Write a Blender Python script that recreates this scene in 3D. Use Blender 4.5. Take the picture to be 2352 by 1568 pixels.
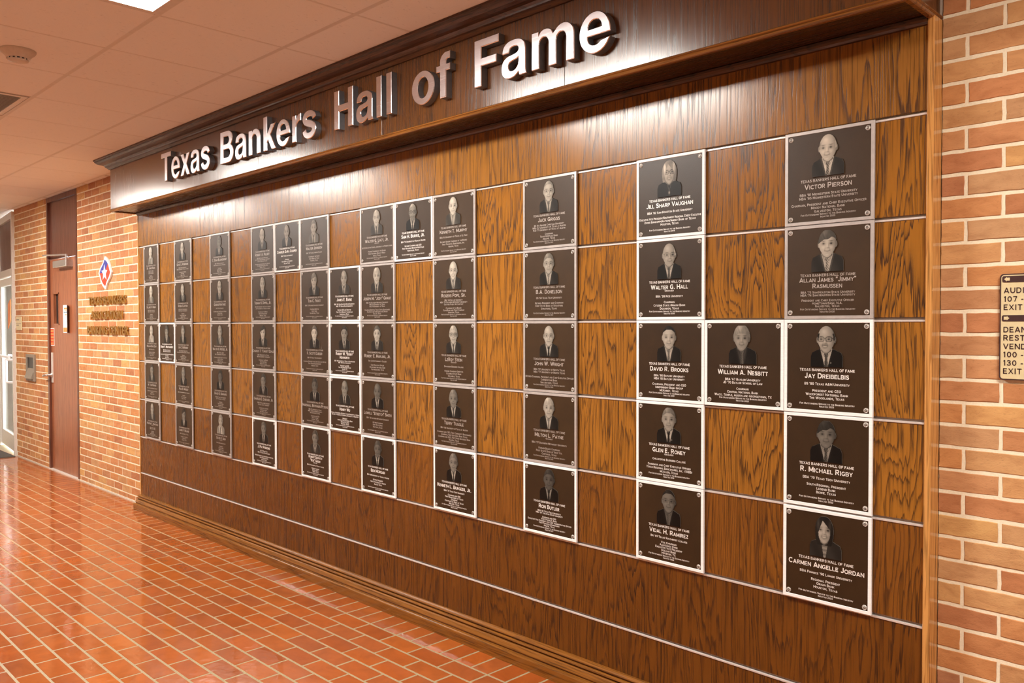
import bpy, math, random
import numpy as np
from mathutils import Matrix, Vector

# ------------------------------------------------------------------ clear
for o in list(bpy.data.objects):
    bpy.data.objects.remove(o, do_unlink=True)
scene = bpy.context.scene
COL = scene.collection
random.seed(7)

# ------------------------------------------------------------------ camera
CAM_POS = (7.01665, -2.69334, 1.54741)
R_RIGHT = Vector((0.706322, 0.707889, -0.001604))
R_UP = Vector((-0.013805, 0.016039, 0.999776))
R_FWD = Vector((-0.707756, 0.706142, -0.021102))
cam_data = bpy.data.cameras.new('camera')
cam_data.sensor_width = 36.0
cam_data.lens = 1902.02 / 2352 * 36.0
cam_data.clip_start = 0.05
cam_data.clip_end = 200
cam = bpy.data.objects.new('camera', cam_data)
COL.objects.link(cam)
cam.matrix_world = Matrix((
    (R_RIGHT.x, R_UP.x, -R_FWD.x, CAM_POS[0]),
    (R_RIGHT.y, R_UP.y, -R_FWD.y, CAM_POS[1]),
    (R_RIGHT.z, R_UP.z, -R_FWD.z, CAM_POS[2]),
    (0, 0, 0, 1)))
scene.camera = cam

# ------------------------------------------------------------------ world, exposure
SKY_STRENGTH = 6.0
LAMP_STRENGTH = 15.0
LAMP_COLOR = (1.0, 0.95, 0.88, 1)
world = bpy.data.worlds.new('world')
scene.world = world
world.use_nodes = True
bgn = world.node_tree.nodes['Background']
bgn.inputs[0].default_value = (0.93, 0.96, 1.0, 1)
bgn.inputs[1].default_value = SKY_STRENGTH
vs = scene.view_settings
scene.display_settings.display_device = 'sRGB'
vs.view_transform = 'Standard'
vs.look = 'None'
vs.exposure = 2.15
vs.gamma = 1.0
vs.use_curve_mapping = False
try:
    scene.cycles.sample_clamp_indirect = 6.0
except Exception:
    pass

# ------------------------------------------------------------------ measured dimensions (metres)
ROWZ = [2.1849, 1.8685, 1.5520, 1.2355, 0.9190, 0.6025]
S2Z = 0.2986
ZC = 2.895
COLX = [0.0319, 0.3341, 0.6333, 0.9404, 1.2484, 1.5550, 1.8624, 2.1742, 2.4867, 2.8070,
        3.1269, 3.4445, 3.7631, 4.0828, 4.4012, 4.7191, 5.0312, 5.3431, 5.6580, 5.9620]
PX0, PX1 = -0.105, 6.116          # panel left / right
YB = 0.06                         # brick face
CGX, CGY, CA, CB = 3.352, -1.2157, 0.61, 0.607
FGX, FGY, FL, FT = 3.2651, -0.2113, 0.22127, 0.10630
X_MIN, X_MAX, Y_MIN = -6.2, 10.5, -4.9

# ------------------------------------------------------------------ node helpers
class NT:
    def __init__(self, name):
        self.m = bpy.data.materials.new(name)
        self.m.use_nodes = True
        self.t = self.m.node_tree
        self.b = self.t.nodes['Principled BSDF']
    def n(self, kind, **kw):
        nd = self.t.nodes.new(kind)
        for k, v in kw.items():
            if k.startswith('i_'):
                key = k[2:]
                key = int(key) if key.isdigit() else key.replace('_', ' ')
                nd.inputs[key].default_value = v
            else:
                setattr(nd, k, v)
        return nd
    def l(self, a, b):
        self.t.links.new(a, b)
    def math(self, op, a, b=None, clamp=False):
        nd = self.t.nodes.new('ShaderNodeMath')
        nd.operation = op
        nd.use_clamp = clamp
        for i, x in enumerate((a, b)):
            if x is None:
                continue
            if isinstance(x, (int, float)):
                nd.inputs[i].default_value = x
            else:
                self.l(x, nd.inputs[i])
        return nd.outputs[0]
    def mix(self, fac, a, b, mode='MIX'):
        nd = self.t.nodes.new('ShaderNodeMix')
        nd.data_type = 'RGBA'
        nd.blend_type = mode
        for sock, x in ((nd.inputs[0], fac), (nd.inputs[6], a), (nd.inputs[7], b)):
            if isinstance(x, (int, float)):
                sock.default_value = x
            elif isinstance(x, (tuple, list)):
                sock.default_value = (*x[:3], 1)
            else:
                self.l(x, sock)
        return nd.outputs[2]
    def ramp(self, fac, stops, interp='LINEAR'):
        nd = self.t.nodes.new('ShaderNodeValToRGB')
        cr = nd.color_ramp
        cr.interpolation = interp
        while len(cr.elements) < len(stops):
            cr.elements.new(0.5)
        for e, (p, c) in zip(cr.elements, stops):
            e.position = p
            e.color = (*c[:3], 1) if isinstance(c, (tuple, list)) else (c, c, c, 1)
        self.l(fac, nd.inputs[0])
        return nd.outputs[0]
    def noise(self, vec, scale, detail=2, rough=0.5, dist=0.0):
        nd = self.n('ShaderNodeTexNoise')
        nd.inputs['Scale'].default_value = scale
        nd.inputs['Detail'].default_value = detail
        nd.inputs['Roughness'].default_value = rough
        nd.inputs['Distortion'].default_value = dist
        if vec is not None:
            self.l(vec, nd.inputs['Vector'])
        return nd.outputs[0]
    def coord(self, scale=(1, 1, 1), rand=0.0):
        tc = self.n('ShaderNodeTexCoord')
        mp = self.n('ShaderNodeMapping')
        mp.inputs['Scale'].default_value = scale
        if rand:
            oi = self.n('ShaderNodeObjectInfo')
            cx = self.n('ShaderNodeCombineXYZ')
            for i, k in enumerate((37.0, 11.0, 23.0)):
                self.l(self.math('MULTIPLY', oi.outputs['Random'], k * rand), cx.inputs[i])
            ad = self.n('ShaderNodeVectorMath', operation='ADD')
            self.l(tc.outputs['Object'], ad.inputs[0])
            self.l(cx.outputs[0], ad.inputs[1])
            self.l(ad.outputs[0], mp.inputs['Vector'])
        else:
            self.l(tc.outputs['Object'], mp.inputs['Vector'])
        return mp.outputs[0]
    def bump(self, h, strength, dist=0.002):
        nd = self.n('ShaderNodeBump')
        nd.inputs['Strength'].default_value = strength
        nd.inputs['Distance'].default_value = dist
        self.l(h, nd.inputs['Height'])
        self.l(nd.outputs[0], self.b.inputs['Normal'])
    def set(self, **kw):
        for k, v in kw.items():
            k = k.replace('_', ' ')
            if isinstance(v, (int, float)):
                self.b.inputs[k].default_value = v
            elif isinstance(v, (tuple, list)):
                self.b.inputs[k].default_value = (*v[:3], 1)
            else:
                self.l(v, self.b.inputs[k])
        return self

def simple(name, col, rough=0.5, metal=0.0, noise_amt=0.08, nscale=60, bump=0.0, spec=0.5):
    t = NT(name)
    c = t.coord()
    nz = t.noise(c, nscale, 3)
    dark = tuple(max(0, x * (1 - noise_amt * 2)) for x in col)
    lite = tuple(min(1, x * (1 + noise_amt)) for x in col)
    t.set(Base_Color=t.ramp(nz, [(0.3, dark), (0.7, lite)]), Roughness=rough, Metallic=metal)
    t.b.inputs['Specular IOR Level'].default_value = spec
    if bump:
        t.bump(nz, bump, 0.001)
    return t.m

def wood(name, light, dark, rough=0.3, axis='z', ring=26.0, rscale=4.2, stretch=0.15, fine=0.22, contrast=1.0, bumpy=0.25, spec=0.5):
    """plain sawn oak: contour lines of a noise stretched along the grain, with pores"""
    t = NT(name)
    L = (1, 1, stretch) if axis == 'z' else (stretch, 1, 1)
    c1 = t.coord(L, 1.0)
    P = (170, 170, 5) if axis == 'z' else (5, 170, 170)
    c2 = t.coord(P, 1.0)
    Sx = (95, 95, 4.0) if axis == 'z' else (4.0, 95, 95)
    c3 = t.coord(Sx, 1.0)
    n1 = t.noise(c1, rscale, 2.0, 0.45, 0.35)
    n3 = t.noise(c3, 1.0, 2, 0.6)
    v = t.math('ADD', t.math('MULTIPLY', n1, ring), t.math('MULTIPLY', n3, fine * 7))
    fr = t.math('FRACT', v)
    band = t.ramp(fr, [(0.0, 1.0), (0.07, 0.95), (0.15, 0.55), (0.32, 0.20), (0.60, 0.05), (0.92, 0.03), (0.965, 0.75), (1.0, 1.0)])
    # broad tone drift
    n4 = t.noise(t.coord((1, 1, 0.3) if axis == 'z' else (0.3, 1, 1), 1.0), 3.1, 2)
    fac = t.math('MULTIPLY', t.math('MULTIPLY', band, contrast), t.math('ADD', n4, 0.35), True)
    mid = tuple((a * 0.72 + b * 0.28) for a, b in zip(light, dark))
    basec = t.mix(n4, light, mid)
    colr = t.mix(fac, basec, dark)
    pores = t.noise(c2, 1.0, 2, 0.6)
    pr = t.ramp(pores, [(0.32, 0.50), (0.50, 1.0)])
    colr = t.mix(1.0, colr, pr, 'MULTIPLY')
    t.set(Base_Color=colr, Roughness=t.math('ADD', t.math('MULTIPLY', fac, 0.10), rough))
    t.b.inputs['Specular IOR Level'].default_value = spec
    if bumpy:
        h = t.math('SUBTRACT', t.math('MULTIPLY', pores, 0.7), t.math('MULTIPLY', fac, 0.5))
        t.bump(h, bumpy, 0.0008)
    return t.m

# ------------------------------------------------------------------ materials
M = {}
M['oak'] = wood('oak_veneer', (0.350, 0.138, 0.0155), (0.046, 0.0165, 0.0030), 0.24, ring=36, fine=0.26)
M['oak_mid_dim'] = wood('oak_veneer_plain_dim', (0.225, 0.078, 0.0085), (0.050, 0.0165, 0.0030), 0.25, contrast=0.9, ring=34)  # plainer veneer, also darkened for the light falling off down the wall
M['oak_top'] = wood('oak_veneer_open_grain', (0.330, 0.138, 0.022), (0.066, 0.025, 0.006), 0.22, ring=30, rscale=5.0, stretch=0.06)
M['oak_low_dim'] = wood('oak_veneer_lower_dim', (0.160, 0.052, 0.0050), (0.034, 0.0105, 0.0020), 0.25)  # same oak, colour darkened to stand for weaker light near the floor
M['oak_header'] = wood('oak_header', (0.118, 0.042, 0.0085), (0.028, 0.010, 0.0025), 0.20, ring=30, rscale=6, stretch=0.03, contrast=0.8, bumpy=0.15, spec=0.8)
M['oak_soffit_shaded'] = wood('oak_soffit_shaded', (0.055, 0.019, 0.004), (0.016, 0.006, 0.0015), 0.26, axis='x', ring=20, rscale=6, stretch=0.05, contrast=0.8, bumpy=0.1)  # header oak with the shade under the canopy put into its colour
M['oak_cornice'] = wood('oak_cornice', (0.080, 0.030, 0.011), (0.020, 0.008, 0.003), 0.30, axis='x', ring=18, rscale=9)
M['oak_base'] = wood('oak_base', (0.250, 0.092, 0.0140), (0.110, 0.038, 0.007), 0.18, axis='x', ring=12, rscale=16, stretch=0.02, contrast=0.7, bumpy=0.1, spec=0.7)
M['oak_trim'] = wood('oak_trim', (0.620, 0.310, 0.090), (0.340, 0.145, 0.036), 0.18, ring=16, rscale=14, stretch=0.03)
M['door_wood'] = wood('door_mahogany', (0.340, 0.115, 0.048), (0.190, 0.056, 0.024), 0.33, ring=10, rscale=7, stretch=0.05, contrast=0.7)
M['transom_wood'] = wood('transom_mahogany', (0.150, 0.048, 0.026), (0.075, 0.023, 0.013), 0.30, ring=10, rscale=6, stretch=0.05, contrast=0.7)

def brick_mat():
    t = NT('brick')
    oi = t.n('ShaderNodeObjectInfo')
    ge = t.n('ShaderNodeNewGeometry')
    r = t.math('FRACT', t.math('ADD', oi.outputs['Random'], ge.outputs['Random Per Island']))
    base = t.ramp(r, [(0.0, (0.39, 0.160, 0.072)), (0.16, (0.52, 0.240, 0.085)), (0.32, (0.44, 0.185, 0.078)),
                      (0.50, (0.56, 0.310, 0.125)), (0.64, (0.47, 0.265, 0.125)), (0.78, (0.51, 0.215, 0.085)),
                      (0.90, (0.58, 0.340, 0.125)), (1.0, (0.41, 0.190, 0.092))])
    c = t.coord((1, 1, 2.2), 1.0)
    n1 = t.noise(c, 14, 4, 0.6, 0.6)
    n2 = t.noise(c, 120, 3, 0.6)
    sh = t.ramp(n1, [(0.25, (0.78, 0.70, 0.66)), (0.55, (1, 1, 1)), (0.8, (1.12, 1.14, 1.16))])
    colr = t.mix(1.0, base, sh, 'MULTIPLY')
    sp = t.ramp(n2, [(0.26, 0.72), (0.40, 1.0)])
    colr = t.mix(1.0, colr, sp, 'MULTIPLY')
    t.set(Base_Color=colr, Roughness=0.72)
    t.b.inputs['Specular IOR Level'].default_value = 0.3
    t.bump(t.math('ADD', t.math('MULTIPLY', n1, 1.2), n2), 0.35, 0.002)
    return t.m
M['brick'] = brick_mat()
M['mortar'] = simple('mortar', (0.78, 0.70, 0.52), 0.9, 0, 0.04, 180, 0.5, 0.2)

def tile_mat():
    t = NT('quarry_tile')
    oi = t.n('ShaderNodeObjectInfo')
    ge = t.n('ShaderNodeNewGeometry')
    r = t.math('FRACT', t.math('ADD', oi.outputs['Random'], ge.outputs['Random Per Island']))
    base = t.ramp(r, [(0.0, (0.270, 0.062, 0.013)), (0.25, (0.345, 0.080, 0.014)), (0.45, (0.305, 0.080, 0.021)),
                      (0.65, (0.360, 0.090, 0.015)), (0.82, (0.275, 0.070, 0.019)), (1.0, (0.345, 0.082, 0.013))])
    c = t.coord((1, 1, 1), 1.0)
    n1 = t.noise(c, 9, 4, 0.55, 0.8)
    colr = t.mix(1.0, base, t.ramp(n1, [(0.25, 0.80), (0.6, 1.0), (0.8, 1.10)]), 'MULTIPLY')
    cw = t.coord()
    n2 = t.noise(cw, 26, 2, 0.5)
    n3 = t.noise(cw, 90, 2, 0.5)
    t.set(Base_Color=colr, Roughness=t.ramp(n1, [(0.3, 0.05), (0.75, 0.12)]))
    t.b.inputs['Specular IOR Level'].default_value = 0.6
    t.bump(t.math('ADD', n2, t.math('MULTIPLY', n3, 0.12)), 0.16, 0.004)
    return t.m
M['tile'] = tile_mat()
M['grout'] = simple('floor_grout', (0.31, 0.245, 0.140), 0.55, 0, 0.12, 120, 0.4, 0.4)

def ceil_mat():
    t = NT('acoustic_tile')
    c = t.coord((1, 1, 1), 1.0)
    n1 = t.noise(c, 260, 2, 0.6)
    n2 = t.noise(t.coord((1, 0.25, 1), 1.0), 120, 2, 0.5)
    spots = t.ramp(n1, [(0.26, 0.72), (0.33, 1.0)])
    fis = t.ramp(n2, [(0.27, 0.80), (0.33, 1.0)])
    colr = t.mix(1.0, t.mix(1.0, (0.86, 0.83, 0.79), spots, 'MULTIPLY'), fis, 'MULTIPLY')
    t.set(Base_Color=colr, Roughness=0.9)
    t.b.inputs['Specular IOR Level'].default_value = 0.2
    t.bump(t.math('MINIMUM', n1, n2), 0.3, 0.002)
    return t.m
M['ceil'] = ceil_mat()
M['tbar'] = simple('grid_metal', (0.70, 0.64, 0.57), 0.5, 0, 0.03, 30)

def alu(name, col, rough, aniso=0.0):
    t = NT(name)
    c = t.coord((2, 2, 220))
    nz = t.noise(c, 1.0, 2)
    t.set(Base_Color=t.ramp(nz, [(0.3, tuple(x * 0.88 for x in col)), (0.7, col)]), Metallic=1.0,
          Roughness=t.math('ADD', t.math('MULTIPLY', nz, 0.12), rough - 0.05))
    t.bump(nz, 0.06, 0.0005)
    return t.m
M['alu'] = simple('brushed_aluminium', (0.52, 0.495, 0.475), 0.36, 0.45, 0.05)
M['letter'] = alu('polished_letter_face', (0.82, 0.84, 0.90), 0.24)
M['letter_side'] = simple('letter_return', (0.22, 0.24, 0.26), 0.4, 0.6, 0.04)
M['rail'] = simple('rail_aluminium', (0.74, 0.70, 0.66), 0.34, 0.45, 0.03)
def bright_border():
    t = NT('bright_satin_border')
    c = t.coord((2, 2, 200))
    nz = t.noise(c, 1.0, 2)
    t.set(Base_Color=t.ramp(nz, [(0.3, (0.82, 0.81, 0.80)), (0.7, (0.90, 0.89, 0.88))]), Metallic=0.0, Roughness=0.35)
    return t.m
M['bright'] = bright_border()
M['text_bright'] = simple('lettering_white_metal', (0.86, 0.84, 0.80), 0.4, 0.2, 0.02)
M['text_grey'] = simple('lettering_aged_metal', (0.50, 0.455, 0.415), 0.38, 0.4, 0.04)

def bronze(name, col, rough):
    t = NT(name)
    c = t.coord((1, 1, 1), 1.0)
    n1 = t.noise(c, 520, 2, 0.6)
    n2 = t.noise(c, 12, 3, 0.6)
    t.set(Base_Color=t.ramp(n2, [(0.25, tuple(x * 0.82 for x in col)), (0.8, tuple(x * 1.15 for x in col))]), Roughness=rough, Metallic=0.0)
    t.b.inputs['Specular IOR Level'].default_value = 0.42
    t.bump(n1, 0.35, 0.0006)
    return t.m
M['bronze'] = bronze('plaque_bronze', (0.036, 0.0175, 0.0048), 0.42)
M['bronze_dark'] = bronze('plaque_dark_bronze', (0.028, 0.0135, 0.0036), 0.40)
M['screw'] = simple('screw_metal', (0.50, 0.47, 0.43), 0.36, 0.4, 0.03)
M['screw_dark'] = simple('screw_recess', (0.03, 0.025, 0.02), 0.5, 0.3)

def portrait_mat():
    t = NT('portrait_print')
    at = t.n('ShaderNodeAttribute')
    at.attribute_name = 'Col'
    c = t.coord()
    nz = t.noise(c, 900, 1)
    t.set(Base_Color=t.mix(1.0, at.outputs['Color'], t.ramp(nz, [(0.3, 0.93), (0.7, 1.05)]), 'MULTIPLY'), Roughness=0.42, Metallic=0.0)
    t.b.inputs['Specular IOR Level'].default_value = 0.25
    return t.m
M['portrait'] = portrait_mat()

def emis(name, col, strength):
    t = NT(name)
    t.set(Base_Color=(0.8, 0.8, 0.8), Roughness=0.5)
    t.b.inputs['Emission Color'].default_value = (*col[:3], 1)
    t.b.inputs['Emission Strength'].default_value = strength
    return t.m
M['lens'] = emis('lamp_lens', LAMP_COLOR, LAMP_STRENGTH)
M['white_metal'] = simple('white_enamel', (0.78, 0.74, 0.70), 0.4, 0, 0.03)
M['plastic'] = simple('detector_plastic', (0.62, 0.52, 0.42), 0.45, 0, 0.03)
M['black'] = simple('black_plastic', (0.015, 0.013, 0.012), 0.4, 0, 0.05)
M['vent'] = simple('vent_metal', (0.26, 0.22, 0.17), 0.5, 0.2, 0.05)
M['silver'] = simple('satin_metal', (0.62, 0.60, 0.58), 0.3, 0.9, 0.04)
M['door_metal'] = simple('door_aluminium', (0.70, 0.66, 0.60), 0.35, 0.3, 0.04)
M['gold'] = simple('brass_letters', (0.46, 0.26, 0.065), 0.36, 0.75, 0.06)
M['sign_tan'] = simple('sign_tan', (0.62, 0.53, 0.31), 0.45, 0, 0.03)
M['sign_dark'] = simple('sign_maroon', (0.045, 0.018, 0.018), 0.45, 0, 0.05)
M['white'] = simple('white_paint', (0.85, 0.85, 0.85), 0.45, 0, 0.02)
M['blue'] = simple('emblem_blue', (0.045, 0.055, 0.36), 0.4, 0, 0.03)
M['red'] = simple('emblem_red', (0.70, 0.065, 0.028), 0.4, 0, 0.03)
M['paper'] = simple('paper', (0.86, 0.86, 0.85), 0.7, 0, 0.02)
M['orange'] = simple('orange_print', (0.78, 0.26, 0.07), 0.6, 0, 0.06)
M['teal'] = simple('teal_print', (0.10, 0.20, 0.26), 0.6, 0, 0.03)
M['grey_print'] = simple('grey_print', (0.45, 0.47, 0.47), 0.6, 0, 0.03)
M['mat'] = simple('mat_fibre', (0.10, 0.088, 0.075), 0.95, 0, 0.15, 300, 0.6, 0.1)
M['plaster'] = simple('painted_plaster', (0.48, 0.39, 0.30), 0.8, 0, 0.03, 12)
M['concrete'] = simple('outside_paving', (0.62, 0.58, 0.54), 0.85, 0, 0.08, 8)
M['caulk'] = simple('wall_base_bead', (0.62, 0.56, 0.47), 0.5, 0, 0.06)
def glass_mat():
    t = NT('door_glass')
    nt = t.t
    tr = nt.nodes.new('ShaderNodeBsdfTransparent')
    tr.inputs[0].default_value = (0.93, 0.96, 0.95, 1)
    gl = nt.nodes.new('ShaderNodeBsdfGlossy')
    gl.inputs['Roughness'].default_value = 0.03
    fr = nt.nodes.new('ShaderNodeFresnel')
    fr.inputs[0].default_value = 1.45
    mx = nt.nodes.new('ShaderNodeMixShader')
    nt.links.new(fr.outputs[0], mx.inputs[0])
    nt.links.new(tr.outputs[0], mx.inputs[1])
    nt.links.new(gl.outputs[0], mx.inputs[2])
    nt.links.new(mx.outputs[0], nt.nodes['Material Output'].inputs[0])
    return t.m
M['glass'] = glass_mat()

# ------------------------------------------------------------------ mesh helpers
class MB:
    """collects boxes, prisms and raw geometry into ONE mesh"""
    def __init__(self):
        self.v = []; self.f = []; self.mi = []
    def add(self, verts, faces, mi=0):
        o = len(self.v)
        self.v += [tuple(p) for p in verts]
        self.f += [tuple(i + o for i in q) for q in faces]
        self.mi += [mi] * len(faces)
        return self
    def box(self, x0, x1, y0, y1, z0, z1, mi=0):
        if x0 > x1: x0, x1 = x1, x0
        if y0 > y1: y0, y1 = y1, y0
        if z0 > z1: z0, z1 = z1, z0
        v = [(x0, y0, z0), (x1, y0, z0), (x1, y1, z0), (x0, y1, z0), (x0, y0, z1), (x1, y0, z1), (x1, y1, z1), (x0, y1, z1)]
        f = [(0, 3, 2, 1), (4, 5, 6, 7), (0, 1, 5, 4), (1, 2, 6, 5), (2, 3, 7, 6), (3, 0, 4, 7)]
        return self.add(v, f, mi)
    def bevel_box(self, x0, x1, y0, y1, z0, z1, b, mi=0, face='y'):
        """box whose front face (-y), or top (+z), is chamfered"""
        if face == 'y':
            v = [(x0, y1, z0), (x1, y1, z0), (x1, y1, z1), (x0, y1, z1),
                 (x0, y0 + b, z0), (x1, y0 + b, z0), (x1, y0 + b, z1), (x0, y0 + b, z1),
                 (x0 + b, y0, z0 + b), (x1 - b, y0, z0 + b), (x1 - b, y0, z1 - b), (x0 + b, y0, z1 - b)]
            f = [(0, 3, 2, 1), (8, 9, 10, 11)]
            for i in range(4):
                j = (i + 1) % 4
                f += [(i, j, j + 4, i + 4), (i + 4, j + 4, j + 8, i + 8)]
        else:
            v = [(x0, y0, z0), (x1, y0, z0), (x1, y1, z0), (x0, y1, z0),
                 (x0, y0, z1 - b), (x1, y0, z1 - b), (x1, y1, z1 - b), (x0, y1, z1 - b),
                 (x0 + b, y0 + b, z1), (x1 - b, y0 + b, z1), (x1 - b, y1 - b, z1), (x0 + b, y1 - b, z1)]
            f = [(0, 3, 2, 1), (8, 9, 10, 11)]
            for i in range(4):
                j = (i + 1) % 4
                f += [(i, j, j + 4, i + 4), (i + 4, j + 4, j + 8, i + 8)]
        return self.add(v, f, mi)
    def prism_x(self, prof, x0, x1, mi=0, mitre0=None, mitre1=None):
        """profile of (y,z) points swept along x; mitre functions shift the end by y"""
        n = len(prof)
        a = [((x0 if mitre0 is None else mitre0(y)), y, z) for y, z in prof]
        b = [((x1 if mitre1 is None else mitre1(y)), y, z) for y, z in prof]
        f = [(i, (i + 1) % n, (i + 1) % n + n, i + n) for i in range(n)]
        f += [tuple(range(n - 1, -1, -1)), tuple(range(n, 2 * n))]
        return self.add(a + b, f, mi)
    def prism_poly(self, pts, y0, y1, mi=0, mi_side=None):
        """polygon of (x,z) points extruded from y1 (back) to y0 (front)"""
        n = len(pts)
        a = [(x, y0, z) for x, z in pts]
        b = [(x, y1, z) for x, z in pts]
        self.add(a + b, [tuple(range(n))], mi)
        o = len(self.v) - 2 * n
        side = [(i, i + n, (i + 1) % n + n, (i + 1) % n) for i in range(n)] + [tuple(range(2 * n - 1, n - 1, -1))]
        self.f += [tuple(i + o for i in q) for q in side]
        self.mi += [mi if mi_side is None else mi_side] * len(side)
        return self
    def tube(self, pts, r, seg=10, mi=0):
        pts = [Vector(p) for p in pts]
        rings = []
        for k, p in enumerate(pts):
            d = (pts[min(k + 1, len(pts) - 1)] - pts[max(k - 1, 0)]).normalized()
            up = Vector((0, 0, 1)) if abs(d.z) < 0.9 else Vector((1, 0, 0))
            s = d.cross(up).normalized(); t = s.cross(d)
            rings.append([p + r * (math.cos(2 * math.pi * i / seg) * s + math.sin(2 * math.pi * i / seg) * t) for i in range(seg)])
        v = [q for ring in rings for q in ring]
        f = []
        for k in range(len(rings) - 1):
            for i in range(seg):
                j = (i + 1) % seg
                f.append((k * seg + i, k * seg + j, (k + 1) * seg + j, (k + 1) * seg + i))
        f.append(tuple(range(seg - 1, -1, -1)))
        f.append(tuple((len(rings) - 1) * seg + i for i in range(seg)))
        return self.add(v, f, mi)
    def lathe(self, prof, seg=32, axis='z', mi=0, center=(0, 0, 0)):
        """prof of (radius, height)"""
        v = []; f = []
        for r, h in prof:
            for i in range(seg):
                a = 2 * math.pi * i / seg
                x, y = r * math.cos(a), r * math.sin(a)
                p = (x, y, h) if axis == 'z' else (x, -h, y)
                v.append((p[0] + center[0], p[1] + center[1], p[2] + center[2]))
        n = len(prof)
        for k in range(n - 1):
            for i in range(seg):
                j = (i + 1) % seg
                f.append((k * seg + i, k * seg + j, (k + 1) * seg + j, (k + 1) * seg + i))
        f.append(tuple(range(seg - 1, -1, -1)))
        f.append(tuple((n - 1) * seg + i for i in range(seg)))
        return self.add(v, f, mi)
    def mesh(self, name, mats):
        me = bpy.data.meshes.new(name)
        me.from_pydata(self.v, [], self.f)
        for m in (mats if isinstance(mats, (list, tuple)) else [mats]):
            me.materials.append(m)
        if any(self.mi):
            me.polygons.foreach_set('material_index', self.mi)
        me.update()
        return me
    def build(self, name, mats, parent=None, smooth=False):
        me = self.mesh(name, mats)
        if smooth:
            me.shade_smooth()
        return link(name, me, parent)

def link(name, me, parent=None, loc=None):
    o = bpy.data.objects.new(name, me)
    COL.objects.link(o)
    if parent is not None:
        o.parent = parent
    if loc is not None:
        o.location = loc
    return o

def empty(name, loc=(0, 0, 0)):
    o = bpy.data.objects.new(name, None)
    o.empty_display_size = 0.05
    COL.objects.link(o)
    o.location = loc
    return o

def tag(o, label=None, cat=None, group=None, kind=None):
    if label: o['label'] = label
    if cat: o['category'] = cat
    if group: o['group'] = group
    if kind: o['kind'] = kind
    return o

# ------------------------------------------------------------------ font: glyphs of the built-in font, cached as plain geometry
_gl = {}
def load_glyphs(chars, key, offset, res, extrude=0.0):
    objs = []
    def mk(body):
        cu = bpy.data.curves.new('g', 'FONT')
        cu.body = body
        cu.size = 1.0
        cu.offset = offset
        cu.resolution_u = res
        cu.extrude = extrude
        cu.fill_mode = 'BOTH' if extrude else 'FRONT'
        o = bpy.data.objects.new('g', cu)
        COL.objects.link(o)
        objs.append(o)
        return o
    pairs = [(c, mk(c), mk('H' + c + 'H')) for c in chars if c != ' ']
    hh = mk('HH'); sp = mk('H H')
    bpy.context.view_layer.update()
    dg = bpy.context.evaluated_depsgraph_get()
    def get(o):
        ev = o.evaluated_get(dg)
        me = ev.to_mesh()
        n = len(me.vertices)
        co = np.empty(n * 3); me.vertices.foreach_get('co', co); co = co.reshape(-1, 3)
        fs = [tuple(p.vertices) for p in me.polygons]
        ev.to_mesh_clear()
        return co, fs
    hw = get(hh)[0][:, 0].max()
    table = {' ': (None, None, get(sp)[0][:, 0].max() - hw)}
    cap = None
    for c, a, b in pairs:
        co, fs = get(a)
        adv = get(b)[0][:, 0].max() - hw
        table[c] = (co, fs, adv)
    hco = get(hh)[0]
    table['cap'] = hco[:, 1].max() - max(hco[:, 1].min(), 0) * 0
    _gl[key] = table
    for o in objs:
        cu = o.data
        bpy.data.objects.remove(o, do_unlink=True)
        bpy.data.curves.remove(cu)
CH = "ABCDEFGHIJKLMNOPQRSTUVWXYZ0123456789.,'\"-()/&"


# ---- bold grotesque drawn by hand for the title (units: cap height 718)
def arc(cx, cy, rx, ry, a0, a1, n=12):
    return [(cx + rx * math.cos(math.radians(a0 + (a1 - a0) * i / n)), cy + ry * math.sin(math.radians(a0 + (a1 - a0) * i / n))) for i in range(n + 1)]
def cr(p, n=5):
    """smooth curve through points"""
    P = [np.array(p[0], float)] + [np.array(q, float) for q in p] + [np.array(p[-1], float)]
    out = []
    for i in range(1, len(P) - 2):
        for k in range(n):
            t = k / n
            a, b, c, d = P[i - 1], P[i], P[i + 1], P[i + 2]
            out.append(tuple(0.5 * (2 * b + (c - a) * t + (2 * a - 5 * b + 4 * c - d) * t * t + (3 * b - a - 3 * c + d) * t ** 3)))
    return out + [tuple(P[-1])]
def stroke(pts, hw):
    """outline of a thick open line"""
    P = [np.array(p, float) for p in pts]
    L, Rr = [], []
    for i, p in enumerate(P):
        d = P[min(i + 1, len(P) - 1)] - P[max(i - 1, 0)]
        d /= np.linalg.norm(d)
        nn = np.array((-d[1], d[0]))
        h = hw(i / (len(P) - 1)) if callable(hw) else hw
        L.append(tuple(p + nn * h)); Rr.append(tuple(p - nn * h))
    return L + Rr[::-1]
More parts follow.
